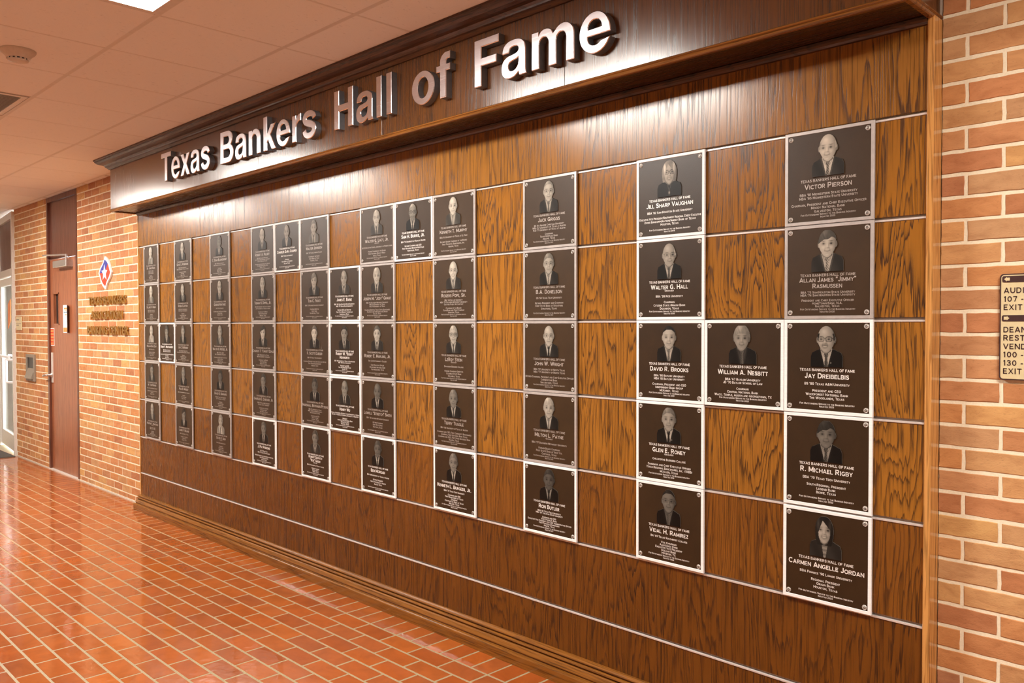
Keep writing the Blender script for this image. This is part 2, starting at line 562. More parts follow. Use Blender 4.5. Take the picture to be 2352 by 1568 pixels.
def title_outlines():
    G = {}
    G['T'] = (611, [[(14, 598), (14, 718), (598, 718), (598, 598), (381, 598), (381, 0), (231, 0), (231, 598)]])
    G['F'] = (611, [[(76, 0), (76, 718), (586, 718), (586, 595), (226, 595), (226, 428), (540, 428), (540, 305), (226, 305), (226, 0)]])
    G['H'] = (722, [[(70, 0), (70, 718), (220, 718), (220, 446), (502, 446), (502, 718), (652, 718), (652, 0), (502, 0), (502, 318), (220, 318), (220, 0)]])
    G['l'] = (278, [[(68, 0), (68, 718), (210, 718), (210, 0)]])
    G['k'] = (556, [[(66, 0), (66, 718), (206, 718), (206, 330), (368, 532), (538, 532), (349, 318), (560, 0), (394, 0), (252, 216), (206, 163), (206, 0)]])
    G['x'] = (556, [[(12, 0), (194, 272), (22, 532), (192, 532), (280, 384), (368, 532), (536, 532), (364, 272), (546, 0), (376, 0), (279, 158), (182, 0)]])
    G['B'] = (722, [[(76, 0), (76, 718), (410, 718)] + arc(425, 535, 208, 183, 90, -52, 14)[1:] + arc(455, 208, 222, 208, 55, -90, 14) + [(76, 0)][:0],
                    [(226, 595), (226, 428)] + arc(385, 511.5, 92, 83.5, -90, 90, 10), [(226, 305), (226, 123)] + arc(418, 214, 108, 91, -90, 90, 10)])
    G['o'] = (611, [arc(305, 266, 272, 280, 0, 360, 40)[:-1], arc(305, 266, 129, 168, 0, -360, 36)[:-1]])
    G['e'] = (556, [[(533, 226), (164, 226)] + arc(284, 214, 122, 118, 175, 318, 12) + [(524, 158)] + arc(284, 240, 246, 254, -22, -90, 9)[1:] + arc(280, 266, 258, 280, 270, 90, 26)[1:] + arc(280, 240, 253, 306, 90, 0, 14)[1:],
                    arc(279, 322, 112, 118, 0, 180, 14)])
    G['n'] = (611, [[(65, 0), (65, 532), (200, 532), (200, 462)] + arc(352, 362, 195, 184, 128, 0, 16) + [(547, 0), (405, 0), (405, 318)] + arc(306, 318, 99, 112, 0, 180, 14)[1:] + [(207, 0)]])
    G['m'] = (889, [[(62, 0), (62, 532), (196, 532), (196, 466)] + arc(322, 386, 160, 160, 128, 48, 9) + [(458, 450)] + arc(640, 362, 187, 184, 138, 0, 16) + [(827, 0), (685, 0), (685, 330)] + arc(600, 330, 85, 100, 0, 180, 12)[1:]
                    + [(515, 0), (374, 0), (374, 330)] + arc(289, 330, 85, 100, 0, 180, 12)[1:] + [(204, 0)]])
    G['r'] = (389, [[(64, 0), (64, 532), (198, 532), (198, 440)] + arc(350, 408, 140, 138, 150, 84, 8) + [(373, 546), (373, 400)] + arc(352, 262, 146, 146, 84, 180, 10)[1:] + [(206, 0)]])
    G['f'] = (333, [[(95, 0), (95, 426), (12, 426), (12, 532), (95, 532), (95, 570)] + arc(255, 570, 160, 157, 180, 96, 10)[1:] + [(322, 724), (322, 608)] + arc(276, 568, 41, 42, 90, 180, 7) + [(235, 532), (322, 532), (322, 426), (235, 426), (235, 0)]])
    G['a'] = (556, [[(524, 0), (380, 0)] + cr([(368, 54), (292, 4), (200, -14), (112, 0), (50, 56), (30, 150), (56, 250), (140, 312), (262, 332), (338, 350), (366, 390), (342, 430), (276, 444), (212, 426), (182, 366)])
                    + cr([(44, 366), (72, 466), (160, 530), (282, 546), (398, 530), (478, 470), (506, 372)]) + [(506, 112), (509, 50)],
                   cr([(366, 268), (330, 250), (250, 236), (190, 212), (170, 164), (194, 108), (246, 92), (306, 106), (350, 150), (366, 210)])])
    s_c = [(452, 372), (430, 432), (370, 474), (282, 486), (194, 474), (134, 432), (116, 386), (132, 342), (184, 312), (280, 284), (376, 254), (432, 214), (446, 156), (420, 100), (360, 60), (276, 46), (190, 58), (128, 98), (102, 166)]
    # smooth the centre line
    def chaikin(p):
        q = [p[0]]
        for a, b in zip(p[:-1], p[1:]):
            q += [(a[0] * .75 + b[0] * .25, a[1] * .75 + b[1] * .25), (a[0] * .25 + b[0] * .75, a[1] * .25 + b[1] * .75)]
        return q + [p[-1]]
    G['s'] = (556, [stroke(chaikin(chaikin(s_c)), lambda t: 60 + 10 * math.sin(math.pi * t) ** 2)])
    return G
def load_title():
    table = {' ': (None, None, 0.28), 'cap': 1.0}
    for ch, (adv, cons) in title_outlines().items():
        loops = []
        for pts in cons:
            q = []
            for x, y in pts:
                if not q or (x - q[-1][0]) ** 2 + (y - q[-1][1]) ** 2 > 1.0:
                    q.append((x, y))
            if (q[0][0] - q[-1][0]) ** 2 + (q[0][1] - q[-1][1]) ** 2 < 1.0:
                q.pop()
            loops.append([Vector((x / 718, y / 718, 0)) for x, y in q])
        L2 = []
        for k, L in enumerate(loops):            # outer loop counter-clockwise, holes clockwise
            ar = sum(a.x * b.y - b.x * a.y for a, b in zip(L, L[1:] + L[:1]))
            L2.append(L if (ar > 0) == (k == 0) else L[::-1])
        co = np.array([tuple(v) for L in L2 for v in L])
        table[ch] = (co, L2, adv / 718)
    _gl['title'] = table
load_title()

# ---- wide engraved capitals for the plaques, drawn as strokes (cap height 1)
def plate_font(h, n):
    A = lambda cx, cy, rx, ry, a0, a1, m=None: arc(cx, cy, rx, ry, a0, a1, m or n)
    C = lambda *p: cr(list(p), max(1, n // 4))
    st = [(0.10, 0), (0.10, 1)]
    G = {
     'A': (.96, [[(.08, 0), (.48, 1)], [(.88, 0), (.48, 1)], [(.22, .29), (.74, .29)]]),
     'B': (.84, [st, [(.1, .915), (.48, .915)] + A(.5, .72, .2, .195, 90, -90) + [(.1, .525)], [(.1, .525), (.5, .525)] + A(.52, .305, .22, .22, 90, -90) + [(.1, .085)]]),
     'C': (.90, [A(.49, .5, .395, .415, 44, 316, n * 2)]),
     'D': (.90, [st, [(.1, .915), (.40, .915)] + A(.42, .5, .38, .415, 90, -90, n * 2) + [(.1, .085)]]),
     'E': (.76, [st, [(.1, .915), (.70, .915)], [(.1, .51), (.62, .51)], [(.1, .085), (.72, .085)]]),
     'F': (.72, [st, [(.1, .915), (.69, .915)], [(.1, .49), (.60, .49)]]),
     'G': (.94, [A(.49, .5, .395, .415, 44, 335, n * 2), [(.54, .44), (.90, .44)], [(.81, .44), (.81, .06)]]),
     'H': (.92, [st, [(.82, 0), (.82, 1)], [(.1, .51), (.82, .51)]]),
     'I': (.30, [[(.15, 0), (.15, 1)]]),
     'J': (.64, [[(.50, 1), (.50, .32)] + A(.28, .31, .22, .225, 0, -165)]),
     'K': (.88, [st, [(.14, .38), (.78, 1)], [(.36, .58), (.80, 0)]]),
     'L': (.72, [st, [(.1, .085), (.70, .085)]]),
     'M': (1.06, [st, [(.96, 0), (.96, 1)], [(.12, .98), (.53, .16)], [(.94, .98), (.53, .16)]]),
     'N': (.92, [st, [(.82, 0), (.82, 1)], [(.12, .97), (.80, .03)]]),
     'O': (1.0, [A(.50, .5, .41, .415, 0, 360, n * 3)]),
     'P': (.80, [st, [(.1, .915), (.46, .915)] + A(.48, .675, .22, .24, 90, -90) + [(.1, .435)]]),
     'Q': (1.0, [A(.50, .5, .41, .415, 0, 360, n * 3), [(.56, .26), (.90, -.03)]]),
     'R': (.88, [st, [(.1, .915), (.46, .915)] + A(.48, .69, .22, .225, 90, -90) + [(.1, .465)], [(.42, .47), (.76, 0)]]),
     'S': (.78, [C((.67, .74), (.58, .88), (.39, .915), (.20, .88), (.12, .74), (.20, .60), (.39, .53), (.58, .46), (.68, .30), (.60, .14), (.40, .085), (.19, .12), (.10, .27))]),
     'T': (.82, [[(.02, .915), (.80, .915)], [(.41, 0), (.41, .95)]]),
     'U': (.90, [[(.1, 1), (.1, .42)] + A(.45, .40, .35, .315, 180, 360) + [(.80, 1)]]),
     'V': (.92, [[(.07, 1), (.46, 0)], [(.85, 1), (.46, 0)]]),
     'W': (1.30, [[(.07, 1), (.36, 0)], [(.36, 0), (.65, .97)], [(.65, .97), (.94, 0)], [(.94, 0), (1.23, 1)]]),
     'X': (.90, [[(.09, 0), (.81, 1)], [(.09, 1), (.81, 0)]]),
     'Y': (.88, [[(.07, 1), (.44, .47)], [(.81, 1), (.44, .47)], [(.44, .52), (.44, 0)]]),
     'Z': (.80, [[(.06, .915), (.74, .915)], [(.06, .085), (.76, .085)], [(.14, .06), (.68, .94)]]),
     '0': (.80, [A(.40, .5, .30, .415, 0, 360, n * 2)]),
     '1': (.48, [[(.29, 0), (.29, 1)], [(.29, .93), (.08, .76)]]),
     '2': (.78, [C((.10, .70), (.20, .87), (.40, .915), (.60, .84), (.64, .67), (.52, .48), (.12, .10)), [(.07, .085), (.71, .085)]]),
     '3': (.76, [C((.10, .77), (.22, .89), (.40, .915), (.58, .84), (.60, .68), (.50, .56), (.32, .53)), C((.32, .53), (.54, .48), (.66, .32), (.58, .14), (.38, .085), (.18, .12), (.08, .25))]),
     '4': (.80, [[(.54, 0), (.54, 1)], [(.54, .97), (.08, .30)], [(.03, .26), (.76, .26)]]),
     '5': (.76, [[(.16, .915), (.66, .915)], [(.18, .96), (.14, .48)], C((.14, .50), (.32, .60), (.52, .57), (.66, .43), (.66, .25), (.54, .12), (.36, .085), (.18, .12), (.08, .23))]),
     '6': (.80, [A(.40, .31, .29, .225, 0, 360, n * 2), C((.11, .31), (.13, .55), (.24, .78), (.42, .90), (.62, .88))]),
     '7': (.74, [[(.05, .915), (.71, .915)], [(.66, .92), (.30, 0)]]),
     '8': (.80, [A(.40, .715, .25, .20, 0, 360, n * 2), A(.40, .305, .30, .22, 0, 360, n * 2)]),
     '9': (.80, [A(.40, .69, .29, .225, 0, 360, n * 2), C((.69, .69), (.67, .45), (.56, .22), (.38, .10), (.18, .12))]),
     '.': (.34, [[(.08, .085), (.26, .085)]]), ',': (.34, [[(.08, .085), (.26, .085)], [(.22, .10), (.10, -.16)]]),
     "'": (.26, [[(.14, 1.0), (.10, .68)]]), '"': (.46, [[(.14, 1.0), (.10, .68)], [(.36, 1.0), (.32, .68)]]),
     '-': (.46, [[(.05, .40), (.41, .40)]]), '/': (.52, [[(.05, -.05), (.47, 1.05)]]),
     '(': (.38, [A(.52, .45, .38, .62, 140, 220)]), ')': (.38, [A(-.14, .45, .38, .62, 40, -40)]),
     '&': (.96, [C((.84, .02), (.30, .66), (.28, .84), (.42, .93), (.56, .84), (.52, .68), (.20, .44), (.10, .26), (.20, .11), (.40, .08), (.62, .18), (.80, .48))]),
    }
    table = {' ': (None, None, 0.44), 'cap': 1.0}
    for ch, (w, lines) in G.items():
        v, f = [], []
        for L in lines:
            P = [np.array(q, float) for q in L]
            P = [P[0]] + [b for a, b in zip(P[:-1], P[1:]) if np.linalg.norm(b - a) > 1e-4]
            closed = np.linalg.norm(P[0] - P[-1]) < 1e-3
            o = len(v)
            m = len(P)
            for i, q in enumerate(P):
                a = P[i - 1] if i > 0 else (P[-2] if closed else P[0])
                b = P[i + 1] if i < m - 1 else (P[1] if closed else P[-1])
                d1 = q - a; d2 = b - q
                if np.linalg.norm(d1) < 1e-9: d1 = d2
                if np.linalg.norm(d2) < 1e-9: d2 = d1
                d1 = d1 / np.linalg.norm(d1); d2 = d2 / np.linalg.norm(d2)
                d = d1 + d2
                d = d / np.linalg.norm(d)
                k = min(1.0 / max(float(np.dot(d, d1)), 0.4), 1.6)
                nn = np.array((-d[1], d[0])) * h * k
                v += [(q[0] + nn[0], q[1] + nn[1], 0), (q[0] - nn[0], q[1] - nn[1], 0)]
            f += [(o + 2 * i, o + 2 * i + 1, o + 2 * i + 3, o + 2 * i + 2) for i in range(m - 1)]
        co = np.array(v)
        co[:, 1] = np.clip(co[:, 1], -0.2, 1.0) if ch not in '/()' else co[:, 1]
        if ch not in ',/()Q':
            co[:, 1] = np.clip(co[:, 1], 0.0, 1.0)
        table[ch] = (co, f, w + 0.10)
    return table
_gl['name'] = plate_font(0.104, 10)
_gl['small'] = plate_font(0.092, 5)

def layout(text, key, cap, small_caps=True, track=0.0, sc=0.80):
    """returns list of (glyph, scale, x) and the total width"""
    t = _gl[key]
    s0 = cap / t['cap']
    x = 0.0
    out = []
    for ch in text:
        s = s0
        g = ch
        if small_caps and ch.islower():
            s = s0 * sc
            g = ch.upper()
        elif not small_caps and key != 'title':
            g = ch.upper()
        if g not in t:
            g = ' '
        out.append((g, s, x))
        x += (t[g][2] + track) * s
    return out, x

def put_text(mb, text, key, cap, cx, z, y, small_caps=True, align='c', maxw=None, track=0.0, mi=0, xs=0.90):
    items, w = layout(text, key, cap, small_caps, track)
    w *= xs
    k = xs
    if maxw and w > maxw:
        k = xs * maxw / w
        w = maxw
    x0 = cx - w / 2 if align == 'c' else cx
    t = _gl[key]
    for g, s, x in items:
        co, fs, adv = t[g]
        if co is None or not len(co):
            continue
        vv = [(x0 + (x + p[0] * s) * k, y - p[2] * s, z + p[1] * s) for p in co]
        mb.add(vv, fs, mi)
    return w

# ================================================================== SETTING
# ---- floor: grout bed with quarry tiles
floor = MB().box(X_MIN, X_MAX, Y_MIN, 0.45, -0.10, -0.0010).build('floor', M['grout'])
tag(floor, 'glossy terracotta quarry tile floor laid in running bond', None, None, 'structure')

def proj(p):
    d = Vector(p) - Vector(CAM_POS)
    z = d.dot(R_FWD)
    if z < 0.1:
        return None
    return 1176 + 1902 * d.dot(R_RIGHT) / z, 784 - 1902 * d.dot(R_UP) / z, z

J = 0.0100
cells = []                                     # (x0,x1,y0,y1)
ys = FGY
row = 1
while ys - row * FT > Y_MIN:
    y1 = ys - (row - 1) * FT; y0 = ys - row * FT
    off = 0.0 if row % 2 else 0.5
    k = math.ceil((X_MIN - FGX) / FL)
    while FGX + (k + 1 + off) * FL < X_MAX:
        cells.append((FGX + (k + off) * FL, FGX + (k + 1 + off) * FL, y0, y1))
        k += 1
    row += 1
k = math.ceil((X_MIN - FGX) / (FL / 2))
while FGX + (k + 1) * FL / 2 < X_MAX:          # soldier course against the wall
    xa = FGX + k * FL / 2
    yw = -0.052 if -0.12 < xa + 0.05 < 6.1 else 0.055
    cells.append((xa, xa + FL / 2, FGY, yw))
    k += 1
def area(c):
    pts = []
    for x, y in ((c[0], c[2]), (c[1], c[2]), (c[1], c[3]), (c[0], c[3])):
        q = proj((x, y, 0))
        if q is None or not (-10 < q[0] < 2362 and -10 < q[1] < 1578):
            return 0
        pts.append(q)
    return abs(sum(pts[i][0] * pts[(i + 1) % 4][1] - pts[(i + 1) % 4][0] * pts[i][1] for i in range(4))) / 2
cells.sort(key=area, reverse=True)
tile_mesh = {}
rest = MB()
for n, (x0, x1, y0, y1) in enumerate(cells):
    a, b = x0 + J / 2, x1 - J / 2
    c, d = y0 + J / 2, y1 - J / 2
    if n < 300:
        key = (round(b - a, 3), round(d - c, 3))
        if key not in tile_mesh:
            w, h = (b - a) / 2, (d - c) / 2
            tile_mesh[key] = MB().bevel_box(-w, w, -h, h, -0.012, 0.0, 0.0014, face='z').mesh('floor_tile', M['tile'])
        o = link('floor_tile', tile_mesh[key], floor, ((a + b) / 2, (c + d) / 2, random.uniform(-0.0006, 0.0004)))
        o.rotation_euler = (random.uniform(-0.003, 0.003), random.uniform(-0.003, 0.003), 0)
    else:
        rest.bevel_box(a, b, c, d, -0.012, random.uniform(-0.0004, 0.0003), 0.0014, face='z')
tag(rest.build('floor_tile_field', M['tile'], floor), kind='stuff')

# ---- brick walls
COURSE, BL, BJ = 0.0695, 0.2008, 0.0115
brick_mesh = {}
def rough_brick(w, h):
    """brick with a slightly ragged arris"""
    pts = []
    nx = max(2, int(w / 0.012)); nz = 3
    for i in range(nx): pts.append((-w + 2 * w * i / nx, -h))
    for i in range(nz): pts.append((w, -h + 2 * h * i / nz))
    for i in range(nx): pts.append((w - 2 * w * i / nx, h))
    for i in range(nz): pts.append((-w, h - 2 * h * i / nz))
    J_ = lambda a: random.uniform(-a, a)
    P = [(x + J_(0.0012), z + J_(0.0012)) for x, z in pts]
    n = len(P)
    v = [(x, 0.03, z) for x, z in P] + [(x, 0.0014, z) for x, z in P] + [(x * (1 - 0.0013 / w), J_(0.0003), z * (1 - 0.0013 / h)) for x, z in P]
    f = [tuple(range(2 * n, 3 * n))]
    for i in range(n):
        j = (i + 1) % n
        f += [(i, j, j + n, i + n), (i + n, j + n, j + 2 * n, i + 2 * n)]
    return MB().add(v, f).mesh('brick', M['brick'])
def brick_wall(name, label, spans, phase, limit=300, y=YB):
    x0 = min(s[0] for s in spans); x1 = max(s[1] for s in spans)
    mb = MB()
    for s in spans:
        mb.box(s[0], s[1], y + 0.0022, y + 0.14, -0.05, ZC)
    wall = mb.build(name, M['mortar'])
    tag(wall, label, None, None, 'structure')
    bricks = []
    k = -7
    while True:
        zt = 2.4158 - k * COURSE + 0.002
        zb = zt - COURSE
        k += 1
        if zb > ZC - 0.03:
            continue
        if zt < 0.03:
            break
        zt = min(zt, ZC + 0.03); zb = max(zb, 0.0)
        odd = (k - 1) % 2
        for s0, s1 in spans:
            n = math.floor((s0 - phase) / BL) - 1
            while True:
                a = phase + n * BL + (BL / 2 if odd else 0)
                b = a + BL
                n += 1
                if a > s1 - 0.012:
                    break
                a2, b2 = max(a + BJ / 2, s0), min(b - BJ / 2, s1)
                if b2 - a2 < 0.015:
                    continue
                bricks.append((a2, b2, zb + BJ / 2, zt - BJ / 2))
    def size(q):
        p = [proj((q[i], y, q[j])) for i in (0, 1) for j in (2, 3)]
        if any(t is None for t in p): return 0
        if all(not (0 < t[0] < 2352 and 0 < t[1] < 1568) for t in p): return 0
        return abs(p[2][0] - p[0][0]) * abs(p[1][1] - p[0][1])
    bricks.sort(key=size, reverse=True)
    rest = MB()
    for i, (a, b, c, d) in enumerate(bricks):
        jy = random.uniform(-0.0012, 0.0006)
        if i < limit:
            key = (round(b - a, 3), round(d - c, 3), i % 5)
            if key not in brick_mesh:
                w, h = (b - a) / 2, (d - c) / 2
                brick_mesh[key] = rough_brick(w, h)
            link('brick', brick_mesh[key], wall, ((a + b) / 2, y + jy, (c + d) / 2))
        else:
            rest.bevel_box(a, b, y + jy, y + 0.03, c, d, 0.0014)
    if rest.v:
        tag(rest.build('brick_field', M['brick'], wall), kind='stuff')
    return wall

DX0, DX1 = -2.80, -1.83            # wooden door opening
GX = -4.03                         # glass door jamb
brick_wall('wall_right', 'orange brick wall with cream mortar to the right of the wood panelling', [(6.1365, 7.35)], 6.2065)
brick_wall('wall_left', 'orange brick wall with cream mortar to the left of the wood panelling', [(DX1, -0.118), (GX, DX0)], -1.60)
# behind the panelling, and the rest of the shell
tag(MB().box(-0.118, 6.1365, YB + 0.006, YB + 0.14, -0.05, ZC).build('wall_back', M['plaster']), 'plain wall behind the wood panelling', None, None, 'structure')
tag(MB().box(7.35, X_MAX, YB, YB + 0.14, -0.05, ZC).build('wall_back_right', M['plaster']), 'plain wall further right along the corridor', None, None, 'structure')
tag(MB().box(X_MIN, X_MAX, Y_MIN - 0.15, Y_MIN, -0.1, ZC + 0.1).build('wall_front', M['plaster']), 'plain wall on the far side of the corridor', None, None, 'structure')
tag(MB().box(X_MAX, X_MAX + 0.15, Y_MIN, 0.45, -0.1, ZC + 0.1).build('wall_far_right', M['plaster']), 'plain wall closing the corridor on the right', None, None, 'structure')
tag(MB().box(X_MIN - 0.15, X_MIN, Y_MIN, 0.45, -0.1, ZC + 0.1).build('wall_far_left', M['plaster']), 'plain wall closing the corridor on the left', None, None, 'structure')
# pale bead between brick and floor
tag(MB().box(DX1 + 0.01, -0.12, YB - 0.006, YB, -0.002, 0.012).box(GX + 0.03, DX0 - 0.01, YB - 0.006, YB, -0.002, 0.012).build('baseboard_left', M['caulk']),
    'thin pale bead along the foot of the left brick wall', None, None, 'structure')
tag(MB().box(6.14, 7.35, YB - 0.006, YB, -0.002, 0.012).build('baseboard_right', M['caulk']), 'thin pale bead along the foot of the right brick wall', None, None, 'structure')

# ---- ceiling: grid of lay-in tiles
ceiling = MB().box(X_MIN, X_MAX, Y_MIN, 0.45, ZC + 0.13, ZC + 0.2).build('ceiling', M['white_metal'])
tag(ceiling, 'suspended ceiling of square acoustic tiles in a metal grid', None, None, 'structure')
TB = 0.024
kx0 = math.floor((X_MIN - CGX) / CA); kx1 = math.ceil((X_MAX - CGX) / CA)
ky0 = math.floor((Y_MIN - CGY) / CB); ky1 = math.ceil((YB - CGY) / CB)
LIGHTS = [(0, 'nearest the camera of those in view'), (-6, 'further along the corridor'), (-10, 'close to the wooden door'), (6, 'behind the camera')]
lit = {}
for k, _ in LIGHTS:
    lit[(k, -1)] = lit[(k + 1, -1)] = True
VENT = (-4, -1)
ctile = MB().bevel_box(-CA / 2 + 0.004, CA / 2 - 0.004, -CB / 2 + 0.004, CB / 2 - 0.004, -0.006, 0.012, 0.004, face='z')
ctile.v = [(x, y, -z) for x, y, z in ctile.v]
ctile.f = [tuple(reversed(q)) for q in ctile.f]
ctile_me = ctile.mesh('ceiling_tile', M['ceil'])
for i in range(kx0, kx1):
    for j in range(ky0, ky1):
        if (i, j) in lit or (i, j) == VENT:
            continue
        xa, xb = CGX + i * CA, CGX + (i + 1) * CA
        ya, yb = CGY + j * CB, CGY + (j + 1) * CB
        if yb > YB + 0.01 or xa < X_MIN or xb > X_MAX or ya < Y_MIN:
            a, b, c, d = max(xa, X_MIN) + 0.004, min(xb, X_MAX) - 0.004, max(ya, Y_MIN) + 0.004, min(yb, 0.44) - 0.004
            if b - a > 0.03 and d - c > 0.03:
                MB().box(a, b, c, d, ZC + 0.004, ZC + 0.02).build('ceiling_tile', M['ceil'], ceiling)
        else:
            link('ceiling_tile', ctile_me, ceiling, ((xa + xb) / 2, (ya + yb) / 2, ZC + 0.012))
bar_y = MB().box(-TB / 2, TB / 2, Y_MIN, 0.44, 0, 0.03).mesh('grid_bar', M['tbar'])
for i in range(kx0 + 1, kx1):
    link('grid_bar', bar_y, ceiling, (CGX + i * CA, 0, ZC + 0.0015))
bar_x = MB().box(X_MIN, X_MAX, -TB / 2, TB / 2, 0, 0.03).mesh('grid_bar', M['tbar'])
for j in range(ky0 + 1, ky1):
    link('grid_bar', bar_x, ceiling, (0, CGY + j * CB, ZC))

# ---- lamps: recessed troffers
for k, where in LIGHTS:
    x0, x1 = CGX + k * CA + 0.012, CGX + (k + 2) * CA - 0.012
    y0, y1 = CGY - CB + 0.012, CGY - 0.012
    r = empty('ceiling_light', ((x0 + x1) / 2, (y0 + y1) / 2, ZC))
    tag(r, 'long white fluorescent ceiling light panel, ' + where, 'ceiling light', 'recessed ceiling lights in one row')
    hx, hy = (x1 - x0) / 2, (y1 - y0) / 2
    fr = MB()
    fw = 0.022
    fr.box(-hx, hx, -hy, -hy + fw, -0.002, 0.05).box(-hx, hx, hy - fw, hy, -0.002, 0.05)
    fr.box(-hx, -hx + fw, -hy + fw, hy - fw, -0.002, 0.05).box(hx - fw, hx, -hy + fw, hy - fw, -0.002, 0.05)
    fr.build('frame', M['tbar'], r)
    ix, iy = hx - fw, hy - fw
    ls = MB()                      # pillow lens: sloped sides up to a flat middle
    s = 0.09
    v = [(-ix, -iy, 0.008), (ix, -iy, 0.008), (ix, iy, 0.008), (-ix, iy, 0.008),
         (-ix + s, -iy + s, 0.045), (ix - s, -iy + s, 0.045), (ix - s, iy - s, 0.045), (-ix + s, iy - s, 0.045)]
    ls.add(v, [(4, 7, 6, 5), (0, 4, 5, 1), (1, 5, 6, 2), (2, 6, 7, 3), (3, 7, 4, 0)])
    ls.build('lens', M['lens'], r)
    MB().box(-hx, hx, -hy, hy, 0.055, 0.10).build('housing', M['white_metal'], r)

# ================================================================== DISPLAY PANELLING
disp = empty('display_panelling', (0, 0, 0))
tag(disp, 'tall oak veneer display panelling with rows of aluminium hanging rails', 'wall panel')
SEAM = [PX0, 1.066, 2.338, 3.612, 4.882, PX1]
RH = 0.014
def boards(z0, z1, mat, y=0.0):
    for a, b in zip(SEAM[:-1], SEAM[1:]):
        MB().bevel_box(a + 0.0004, b - 0.0004, y, 0.05, z0, z1, 0.0012).build('veneer_board', mat, disp)
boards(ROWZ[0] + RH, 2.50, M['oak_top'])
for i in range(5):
    boards(ROWZ[i + 1] + RH, ROWZ[i], M['oak'] if i < 4 else M['oak_mid_dim'])
boards(S2Z + RH, ROWZ[5], M['oak_low_dim'])
boards(0.100, S2Z, M['oak_low_dim'])
MB().box(PX0, PX1, 0.03, 0.055, 0.0, 2.50).build('backing_sheet', M['black'], disp)
rail = MB().prism_x([(0.024, 0.0), (-0.002, 0.0), (-0.003, 0.001), (-0.003, 0.0062), (-0.002, 0.0068), (0.002, 0.0068), (0.010, 0.0074), (0.013, 0.0135), (0.024, 0.014)], PX0 + 0.002, PX1 - 0.002).mesh('hanging_rail', M['rail'])
for z in ROWZ + [S2Z]:
    link('hanging_rail', rail, disp, (0, 0, z))
# end trims
MB().bevel_box(PX1, 6.136, -0.014, 0.058, 0.0, 2.478, 0.003).build('end_trim', M['oak_trim'], disp)
MB().bevel_box(PX0 - 0.012, PX0, -0.004, 0.058, 0.0, 2.478, 0.002).build('end_trim', M['oak_trim'], disp)
# stepped base moulding
prof = [(0.045, 0.0), (-0.058, 0.0), (-0.058, 0.046), (-0.056, 0.050), (-0.050, 0.052), (-0.040, 0.052), (-0.037, 0.054), (-0.038, 0.057), (-0.042, 0.060), (-0.042, 0.064), (-0.038, 0.072), (-0.034, 0.080),
        (-0.030, 0.083), (-0.022, 0.084), (-0.020, 0.086), (-0.022, 0.088), (-0.028, 0.090), (-0.030, 0.093), (-0.029, 0.097), (-0.024, 0.100), (-0.014, 0.101), (-0.013, 0.103), (-0.016, 0.105),
        (-0.021, 0.107), (-0.023, 0.110), (-0.022, 0.114), (-0.018, 0.117), (-0.010, 0.119), (0.0, 0.120), (0.045, 0.120)]
prof = prof[::-1]
MB().prism_x(prof, PX0 - 0.020, PX1 + 0.014).build('base_moulding', M['oak_base'], disp)
# quarter round under the soffit
MB().prism_x([(0.0, 2.478), (0.0, 2.455), (-0.008, 2.457), (-0.015, 2.463), (-0.019, 2.470), (-0.020, 2.478)], PX0, PX1).build('cove_strip', M['oak_cornice'], disp)

# ---- header
HX0, HX1, HY = -0.145, 6.128, -0.205
head = empty('header_canopy', (0, 0, 2.478))
tag(head, 'dark oak boxed header with crown moulding projecting above the panelling', 'header')
def hz(mb, name, mat):
    mb.v = [(x, y, z - 2.478) for x, y, z in mb.v]
    return mb.build(name, mat, head)
FS = [HX0, 1.09, 2.337, 3.60, 4.82, HX1]
for a, b in zip(FS[:-1], FS[1:]):
    hz(MB().bevel_box(a + 0.0004, b - 0.0004, HY, HY + 0.02, 2.490, 2.893, 0.001), 'fascia_board', M['oak_header'])
hz(MB().box(HX0, HX0 + 0.02, HY + 0.02, 0.06, 2.490, 2.893), 'side_board', M['oak_header'])
hz(MB().box(HX1 - 0.02, HX1, HY + 0.02, 0.06, 2.490, 2.893), 'side_board', M['oak_header'])
for a, b in zip(FS[:-1], FS[1:]):
    hz(MB().bevel_box(a + 0.0006, b - 0.0006, HY + 0.004, 0.058, 2.480, 2.489, 0.0008), 'soffit_board', M['oak_soffit_shaded'])
# bead along the bottom edge, mitred round both ends
def ring_mould(prof, name, mat, proj0):
    """prof: (out, z) pairs; out = distance in front of fascia / ends"""
    n = len(prof)
    v = []
    for o, z in prof: v.append((HX0 - o, 0.058, z))
    for o, z in prof: v.append((HX0 - o, HY - o, z))
    for o, z in prof: v.append((HX1 + o, HY - o, z))
    for o, z in prof: v.append((HX1 + o, 0.058, z))
    f = []
    for s in range(3):
        for i in range(n):
            j = (i + 1) % n
            f.append((s * n + i, s * n + j, (s + 1) * n + j, (s + 1) * n + i))
    f.append(tuple(range(n - 1, -1, -1))); f.append(tuple(range(3 * n, 4 * n)))
    mb = MB().add(v, f)
    return hz(mb, name, mat)
ring_mould([(-0.012, 2.472), (-0.012, 2.492), (0.004, 2.494), (0.009, 2.490), (0.010, 2.486), (0.006, 2.483), (0.008, 2.479), (0.006, 2.473), (0.002, 2.471)], 'bottom_bead', M['oak_base'], 0)
ring_mould([(-0.012, 2.815), (-0.012, 2.894), (0.100, 2.894), (0.100, 2.884), (0.094, 2.881), (0.090, 2.872), (0.078, 2.862), (0.060, 2.855),
            (0.042, 2.850), (0.032, 2.842), (0.030, 2.835), (0.022, 2.831), (0.014, 2.822), (0.010, 2.817)], 'crown_moulding', M['oak_cornice'], 0)

